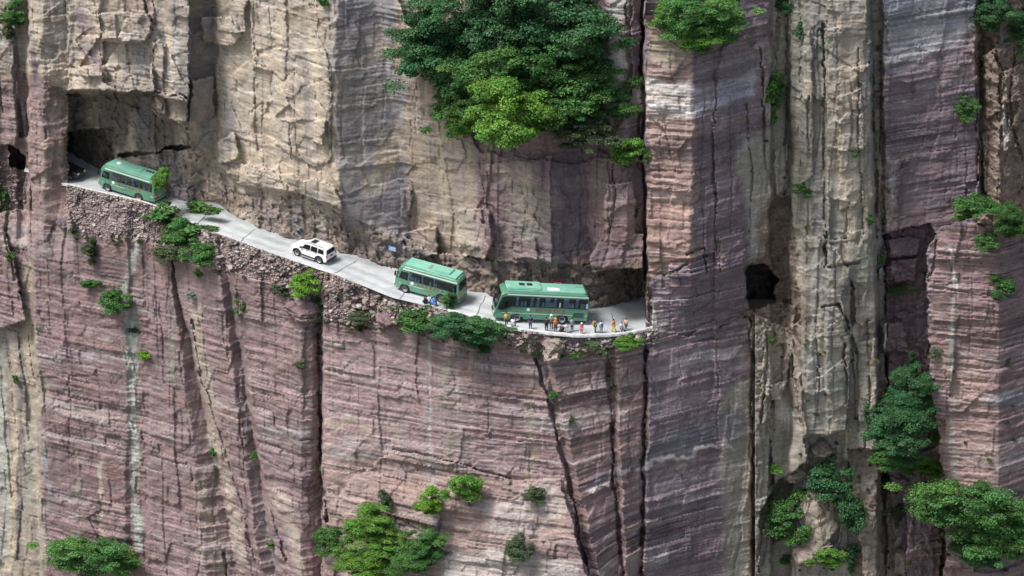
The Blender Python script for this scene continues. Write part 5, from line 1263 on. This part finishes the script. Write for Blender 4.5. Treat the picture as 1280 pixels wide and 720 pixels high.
plant('small bright tree standing alone below the right end of the hollow', 780, 196, 56, 54, 'bush', 'bright', group=TG, out=.8)
plant('small green shrub on the pale rock strip near the top edge', 803, 26, 26, 16, 'small', 'mid')
plant('bushy bright green tree on top of the pink rock pillar', 872, 22, 106, 92, 'tree', 'mid', 'tree', out=.5)
plant('light green bush left of the tree on the pink rock pillar', 836, 14, 40, 50, 'bush', 'bright')
plant('yellow-green fringe hanging below the tree on the pink rock pillar', 868, 52, 66, 26, 'bush', 'bright', out=.8)
plant('upright dark green bush on the grey columns beside a brown slot', 970, 126, 40, 78, 'tall', 'mid', out=.6)
plant('dark bush at the top edge in the cleft left of the grey columns', 984, 8, 34, 34, 'bush', 'dark')
plant('small dark shrub low in the cleft left of the grey columns', 1001, 38, 26, 26, 'small', 'dark')
plant('small green shrub on the grey column beside the deep slot', 1006, 238, 26, 28, 'small', 'mid')
plant('tiny green plant high on the grey column', 1028, 56, 12, 12, 'small', 'mid')
plant('tiny green plant halfway up the tan column', 1071, 192, 12, 14, 'small', 'mid')
plant('pale flowering plant near the top of the narrow cleft', 1085, 50, 10, 14, 'small', 'sage')
plant('pale flowering plant in the narrow cleft right of the tan column', 1087, 97, 11, 14, 'small', 'sage')
plant('pale rosette plant on the face of the grey column', 1018, 121, 14, 14, 'small', 'sage')
plant('narrow green shrub in the cleft beside the white-stained rock', 1086, 273, 14, 26, 'small', 'mid')
plant('small shrub on the ledge of the dark gully', 1097, 326, 18, 22, 'small', 'mid')
plant('low green plants spread on the ledge inside the dark gully', 1126, 364, 50, 14, 'bush', 'dull', out=.7)
plant('round green bush clinging to the smooth purple wall', 1209, 133, 32, 40, 'bush', 'mid')
plant('dark tree at the top edge right of the purple wall', 1240, 16, 60, 64, 'tree', 'dark', out=.4)
plant('dark tree cut by the right edge of the picture at the top', 1279, 36, 56, 60, 'tree', 'dark', out=.4)
plant('wide green bush crowning the red rock block', 1222, 270, 92, 64, 'spread', 'mid', 'bush', out=.7)
plant('leafy bush at the right edge on the red rock block', 1268, 280, 54, 56, 'tree', 'mid', 'bush', out=.7)
plant('trailing green plant on the face of the red rock block', 1232, 300, 34, 30, 'bush', 'mid', out=.7)
plant('small dark bush on the ledge of the red rock block', 1254, 357, 38, 32, 'bush', 'mid', out=.7)
plant('dark green tree at the head of the gully', 1140, 494, 92, 72, 'tree', 'dark', out=2.2)
plant('dark green tree in the gully below another dark tree', 1126, 540, 108, 84, 'tree', 'dark', out=2.3)
plant('mid green bush at the foot of the two dark gully trees', 1118, 576, 78, 38, 'bush', 'mid', out=2.6)
plant('slim dark bush high in the gully beside the red rock block', 1140, 458, 30, 40, 'tall', 'dark', out=2.5)
plant('dark leafy bush on the left flank of the gully trees', 1100, 512, 52, 58, 'bush', 'dark', out=1.6)
plant('mid green bush squeezed between the gully trees and the red rock block', 1168, 528, 46, 76, 'tall', 'mid', out=2.0)
plant('bright leafy bush joining the gully trees to the big corner tree', 1164, 590, 56, 42, 'bush', 'bright', out=1.8)
plant('small shrub on the edge of the red rock block beside the gully', 1168, 442, 24, 20, 'small', 'dull')
plant('large bright green tree in the lower right corner', 1208, 628, 140, 104, 'tree', 'mid', out=.9)
plant('bright green lower boughs of a tree at the right edge', 1258, 666, 110, 100, 'tree', 'mid', out=.9)
plant('leafy bright tree reaching out over the rock post', 1170, 628, 64, 46, 'bush', 'bright', out=.9)
plant('dark bush under the large tree in the lower right corner', 1222, 690, 90, 56, 'tree', 'dark', out=.7)
plant('dark ivy-like bush between the pale boulder and the gravel chute', 1036, 606, 70, 70, 'bush', 'dark', out=1.4)
plant('deep green bush trailing beside the pale boulder', 1054, 654, 56, 90, 'tall', 'dark', out=1.4)
plant('green bush left of the pale boulder', 986, 645, 74, 76, 'bush', 'mid', out=1.7)
plant('yellow-green sprig at the foot of the grey columns', 968, 586, 32, 18, 'small', 'bright', out=.7)
plant('bright shrub at the bottom edge below the pale boulder', 1040, 702, 56, 42, 'bush', 'bright', out=1.4)
plant('dark shrub at the bottom edge right of the pale boulder', 1066, 700, 30, 52, 'tall', 'dark', out=.6)
plant('small green shrub below the left of the pale boulder', 984, 700, 26, 24, 'small', 'mid', out=.6)
plant('pale flowering plant beside the dark gully tree foot', 1176, 586, 16, 16, 'small', 'sage', out=0.6)
plant('pale flowering plant on the gravel chute', 1108, 640, 13, 16, 'small', 'sage', out=0.6)
plant('pale flowering plant below the pale boulder', 1055, 688, 14, 18, 'small', 'sage', out=0.8)
plant('shrub beside the gravel chute below the gully trees', 1106, 602, 32, 36, 'bush', 'mid', out=0.6)
plant('small shrub between the gravel chute and the rock post', 1124, 646, 24, 44, 'tall', 'dull', out=0.6)
plant('dark shrub at the bottom edge between two rock posts', 1178, 712, 34, 22, 'bush', 'dark', out=.5)
# left side, above the road
plant('green bush in the cleft at the upper left corner', 20, 20, 42, 38, 'bush', 'mid')
plant('dull green bush at the left edge below the corner bush', 6, 38, 26, 30, 'small', 'dull')
plant('small green shrub at the top edge above the dark face', 406, 3, 20, 16, 'small', 'mid')
# along the embankment
plant('bright green sapling covering the tail of the far minibus', 207, 232, 32, 44, 'tall', 'bright', 'sapling', out=3.2)
plant('loose feathery sapling at the road edge behind the far minibus', 222, 268, 80, 46, 'small', 'mid', 'sapling', out=.9)
plant('thin trailing shrub between the saplings and the dense bush', 228, 294, 56, 40, 'bush', 'mid', out=.6)
plant('feathery green branch reaching over the road from the sapling', 244, 262, 34, 26, 'bush', 'bright', 'sapling', out=1.0)
plant('dense green bush on the embankment below the saplings', 250, 320, 56, 42, 'bush', 'mid', out=.6)
plant('dull green bush left of the dense bush on the embankment', 207, 316, 46, 26, 'bush', 'dull', out=.5)
plant('thin shrub below the dense bush on the embankment', 246, 340, 22, 20, 'small', 'mid', out=.6)
plant('dry dull shrub on the rock under the left rubble bank', 116, 316, 34, 44, 'tall', 'dull', out=.3)
plant('green shrub growing sideways on the left wall', 112, 357, 42, 16, 'bush', 'mid', out=.6)
plant('green bush hanging in the left gully above a round one', 143, 380, 48, 48, 'bush', 'mid', out=.6)
plant('round bright green bush on the pale streak of the left wall', 178, 444, 26, 20, 'small', 'lime', out=.8)
plant('grassy tuft on the green-stained rock under the hanging bush', 168, 408, 24, 18, 'tuft', 'dull')
plant('pale rosette plant on the wall below the rubble', 240, 369, 16, 16, 'small', 'sage')
plant('small shrub in the crack below the middle rubble wall', 300, 381, 16, 24, 'small', 'mid')
plant('bright green bush on the embankment below the white car', 380, 360, 46, 46, 'bush', 'lime', out=.8)
plant('mid green bush at the right foot of the bright one below the car', 402, 382, 34, 40, 'bush', 'mid', out=.5)
plant('dry shrub left of the bright bush below the car', 352, 362, 24, 26, 'small', 'dull', out=.5)
plant('green plant at the top of the long vertical crack', 399, 407, 16, 20, 'small', 'mid')
plant('small green shrub on the embankment left of the big road bush', 491, 384, 24, 14, 'small', 'mid', out=.8)
plant('leafy green bush on the wall below the middle minibus', 522, 404, 66, 42, 'bush', 'mid', out=.7)
plant('big dark green bush below the road in front of the coach', 581, 408, 92, 56, 'tree', 'dark', 'bush', out=.8)
plant('drooping bush end hanging over the red wall before the coach', 600, 428, 34, 28, 'bush', 'dark', out=.7)
plant('thin young bush rising in front of the middle minibus wheel', 563, 380, 30, 34, 'tall', 'mid', 'sapling', out=1.0)
plant('low grassy shrub on the wall below the people', 738, 434, 40, 20, 'bush', 'dull', out=.5)
plant('lime green grassy bush on the wall at the end of the people row', 784, 430, 44, 24, 'bush', 'bright', out=.6)
plant('yellow-green tuft under the wall below the coach tail', 718, 439, 24, 16, 'tuft', 'bright')
plant('dry tuft beside the jutting stone under the kerb', 670, 436, 22, 24, 'tuft', 'dull')
plant('small green tuft in the leaning crack', 690, 494, 18, 14, 'small', 'mid')
plant('dry tuft lower in the leaning crack', 714, 526, 12, 20, 'small', 'dull')
plant('dull shrub on the embankment right of the bright bush', 450, 398, 40, 22, 'bush', 'dull', out=.4)
# lower cliff
plant('large dark green bush at the bottom left', 116, 692, 120, 76, 'tree', 'mid', 'bush', out=.8)
plant('bright end of the bottom left bush by the pale streak', 158, 702, 38, 40, 'bush', 'bright', out=.9)
plant('green bush at the bottom centre above two others', 464, 660, 100, 58, 'tree', 'bright', 'bush', out=.8)
plant('bright green bush at the bottom edge centre', 462, 704, 112, 54, 'tree', 'bright', 'bush', out=.9)
plant('leafy green bush at the bottom centre right of its neighbours', 520, 696, 92, 62, 'tree', 'mid', 'bush', out=.9)
plant('dark green bush at the left of the bottom centre group', 408, 674, 46, 46, 'bush', 'mid', out=.6)
plant('dry twiggy shrub standing above the bottom centre bushes', 478, 632, 22, 44, 'tall', 'dull', out=.3)
plant('bright green bush on the ledge left of its taller twin', 540, 630, 46, 42, 'bush', 'lime', out=.8)
plant('taller leafy bush on the ledge of the red wall', 586, 617, 56, 60, 'bush', 'bright', out=.8)
plant('dull green bush at the bottom edge right of the centre', 648, 690, 44, 46, 'bush', 'dull', out=.6)
plant('sparse shrub on the pale rock above the dull bush', 670, 617, 32, 28, 'bush', 'dull', out=.5)
plant('tiny green sprig on the red ledge below the bright bush', 531, 658, 14, 12, 'small', 'bright')
plant('small shrub in the yellow streak of the left wall', 266, 565, 16, 20, 'small', 'mid')
plant('small shrub in the crack right of the yellow streak', 317, 569, 16, 14, 'small', 'mid')
plant('small shrub low in the left crack near the bottom', 342, 680, 26, 16, 'small', 'mid')
plant('small shrub in the long vertical crack halfway down', 397, 580, 18, 22, 'small', 'mid')
plant('dry shrub on the wall left of the long vertical crack', 372, 456, 24, 16, 'small', 'dull')
plant('tiny shrub on the pale column at the left edge', 20, 475, 10, 18, 'small', 'mid')
plant('tiny shrub beside the hanging block at the left edge', 12, 320, 12, 22, 'small', 'mid')
plant('dark shrub at the left edge above the hanging block', 4, 250, 16, 40, 'tall', 'mid')
plant('small green shrub on the ledge under the right tunnel window', 962, 424, 14, 16, 'small', 'mid')
plant('moss tuft on the foot of the triangular slab at the pillar', 92, 288, 18, 10, 'tuft', 'bright')

# dry grass and small weeds in the joints and along the foot of the rubble: nobody could count them
def weeds():
    r = random.Random(77); V, F, C, off = [], [], [], 0
    tv = []
    for me, _ in PROTO['tuft'] + PROTO['tuft'] + PROTO['small'][:1]:
        v = np.zeros(len(me.vertices) * 3, np.float32); me.vertices.foreach_get('co', v); tv.append((v.reshape(-1, 3), [tuple(p.vertices) for p in me.polygons]))
    spots = []
    for k in range(70):
        px = r.uniform(90, 815); spots.append((px, float(Rfun(px)) + r.gauss(0, 4), r.uniform(.25, .55)))
    for pts, w, dep in CRACKS:
        if dep < .6: continue
        for k in range(int(3 * r.random() + .6)):
            a, b = r.choice(list(zip(pts[:-1], pts[1:]))); f = r.random(); spots.append((a[0] + (b[0] - a[0]) * f + r.uniform(-2, 2), a[1] + (b[1] - a[1]) * f, r.uniform(.18, .42)))
    for k in range(60): spots.append((r.uniform(960, 1270), r.uniform(420, 715), r.uniform(.2, .5)))
    for px, py, s in spots:
        c = surf(px, py); v, f = tv[r.randrange(len(tv))]
        V.append(v * (s * r.choice((-1, 1)), s, s) + np.array((c.x, c.y - .12, c.z))); F += [tuple(i + off for i in q) for q in f]; off += len(v)
        g = r.random(); C.append(np.repeat(np.array([(1.0 + .9 * g, 1.0 + .25 * g, .9)]), len(v), 0) * r.uniform(.7, 1.2))
    me = bpy.data.meshes.new('weeds'); me.from_pydata(np.concatenate(V).tolist(), [], F); set_col(me, 'leaf', np.concatenate(C)); me.materials.append(LEAF['dull'])
    tag(link('weeds', me), 'dry grass and small weeds in the joints of the rock', 'weeds', kind='stuff')
weeds()

# ------------------------------------------------------------------ loose boulders
def boulder(label, px, py, w, h, seed, col, tilt=0.0, out=.3):
    bm = bmesh.new(); bmesh.ops.create_icosphere(bm, subdivisions=5, radius=1.0)
    co = np.array([v.co[:] for v in bm.verts]); r = np.random.default_rng(seed)
    for k in range(20):                                # chop flat facets
        n = r.normal(size=3); n /= np.linalg.norm(n); d = co @ n; cut = r.uniform(.60, .86); co -= np.outer(np.clip(d - cut, 0, None), n)
    co += (.16 * facet_noise(co[:, 0] * 1.8 + seed, co[:, 1] * 1.8, co[:, 2] * 2.4, seed) + .12 * fbm(co[:, 0] * 3 + seed, co[:, 1] * 3, co[:, 2] * 5, 3, seed))[:, None] * co
    for v, c in zip(bm.verts, co): v.co = c
    me = bpy.data.meshes.new('boulder'); bm.to_mesh(me); bm.free(); me.materials.append(M_ROCK)
    lum = 1 + .35 * (_h(np.floor(co[:, 2] * 6 + seed), 0, 0, seed) - .5) + .2 * fbm(co[:, 0] * 4, co[:, 1] * 4, co[:, 2] * 4, 2, 7)
    set_col(me, 'rock', np.asarray(col)[None] * .78 * lum[:, None])
    s = surf(px, py); rx, rz = w / 26.0, h / 26.0; c = s + Vector((0, -rx * out, 0)); x, y, z = at(px, py, c.y)
    o = link('boulder', me); o.location = (float(x), float(y), float(z)); o.scale = (rx * 1.25, rx * 1.1, rz * 1.2); o.rotation_euler = (0, tilt, 0)
    tag(o, label, 'boulder', 'loose boulders on the cliff')
boulder('large pale boulder leaning among the bushes at the lower right', 1014, 650, 56, 84, 1, cTAN * 1.1, .25, .5)
boulder('pinkish boulder in front of the large pale one near the bottom edge', 1018, 688, 44, 46, 2, cTAN * .6 + cPUR * .45, .1, 1.3)
boulder('small white-topped block at the bottom edge by the gravel chute', 1124, 703, 26, 36, 3, cTAN * .6 + cPUR * .5, .0, .6)
boulder('grey slab jutting from the dry stone wall below the people', 692, 432, 26, 24, 4, cTAN * .9, .1, .5)
boulder('pale square block under the jutting slab below the people', 690, 446, 24, 16, 5, cTAN * 1.05, -.1, .4)
boulder('dark rounded knob of rock under the grey column overhang', 1044, 574, 18, 16, 6, cTAN * .8, .0, .5)
boulder('rough cracked lump below the grey column overhang', 1026, 562, 36, 26, 7, cTAN * .75, .1, .3)
boulder('reddish boulder on the embankment between the road bushes', 482, 402, 22, 22, 8, cPUR * 1.1, .2, .5)
boulder('reddish boulder below the bright bush under the car', 379, 392, 40, 26, 9, cPUR * 1.05, .1, .3)
boulder('pale boulder at the foot of the leaning white-topped column', 990, 592, 34, 24, 10, cTAN * .9, .1, .5)
boulder('triangular dark slab leaning at the foot of the left pillar', 80, 279, 20, 20, 11, cVIO * .9, .5, .5)

# ------------------------------------------------------------------ floor of the gorge, far below the frame
t = NT('gorge_ground'); geo = t.new('ShaderNodeNewGeometry'); n1 = t.new('ShaderNodeTexNoise', Scale=.08, Detail=6.0); t.l(geo.outputs['Position'], n1.inputs['Vector'])
cr = t.new('ShaderNodeValToRGB'); cr.color_ramp.elements[0].color = (.05, .08, .035, 1); cr.color_ramp.elements[1].color = (.20, .17, .13, 1); t.l(n1.outputs['Fac'], cr.inputs['Fac']); t.l(cr.outputs[0], t.b.inputs['Base Color'])
G = 2500.0
tag(link('ground', mesh_np('ground', [(-G, -G, -75), (G, -G, -75), (G, G, -75), (-G, G, -75)], [(0, 1, 2, 3)], t.m)), kind='structure')
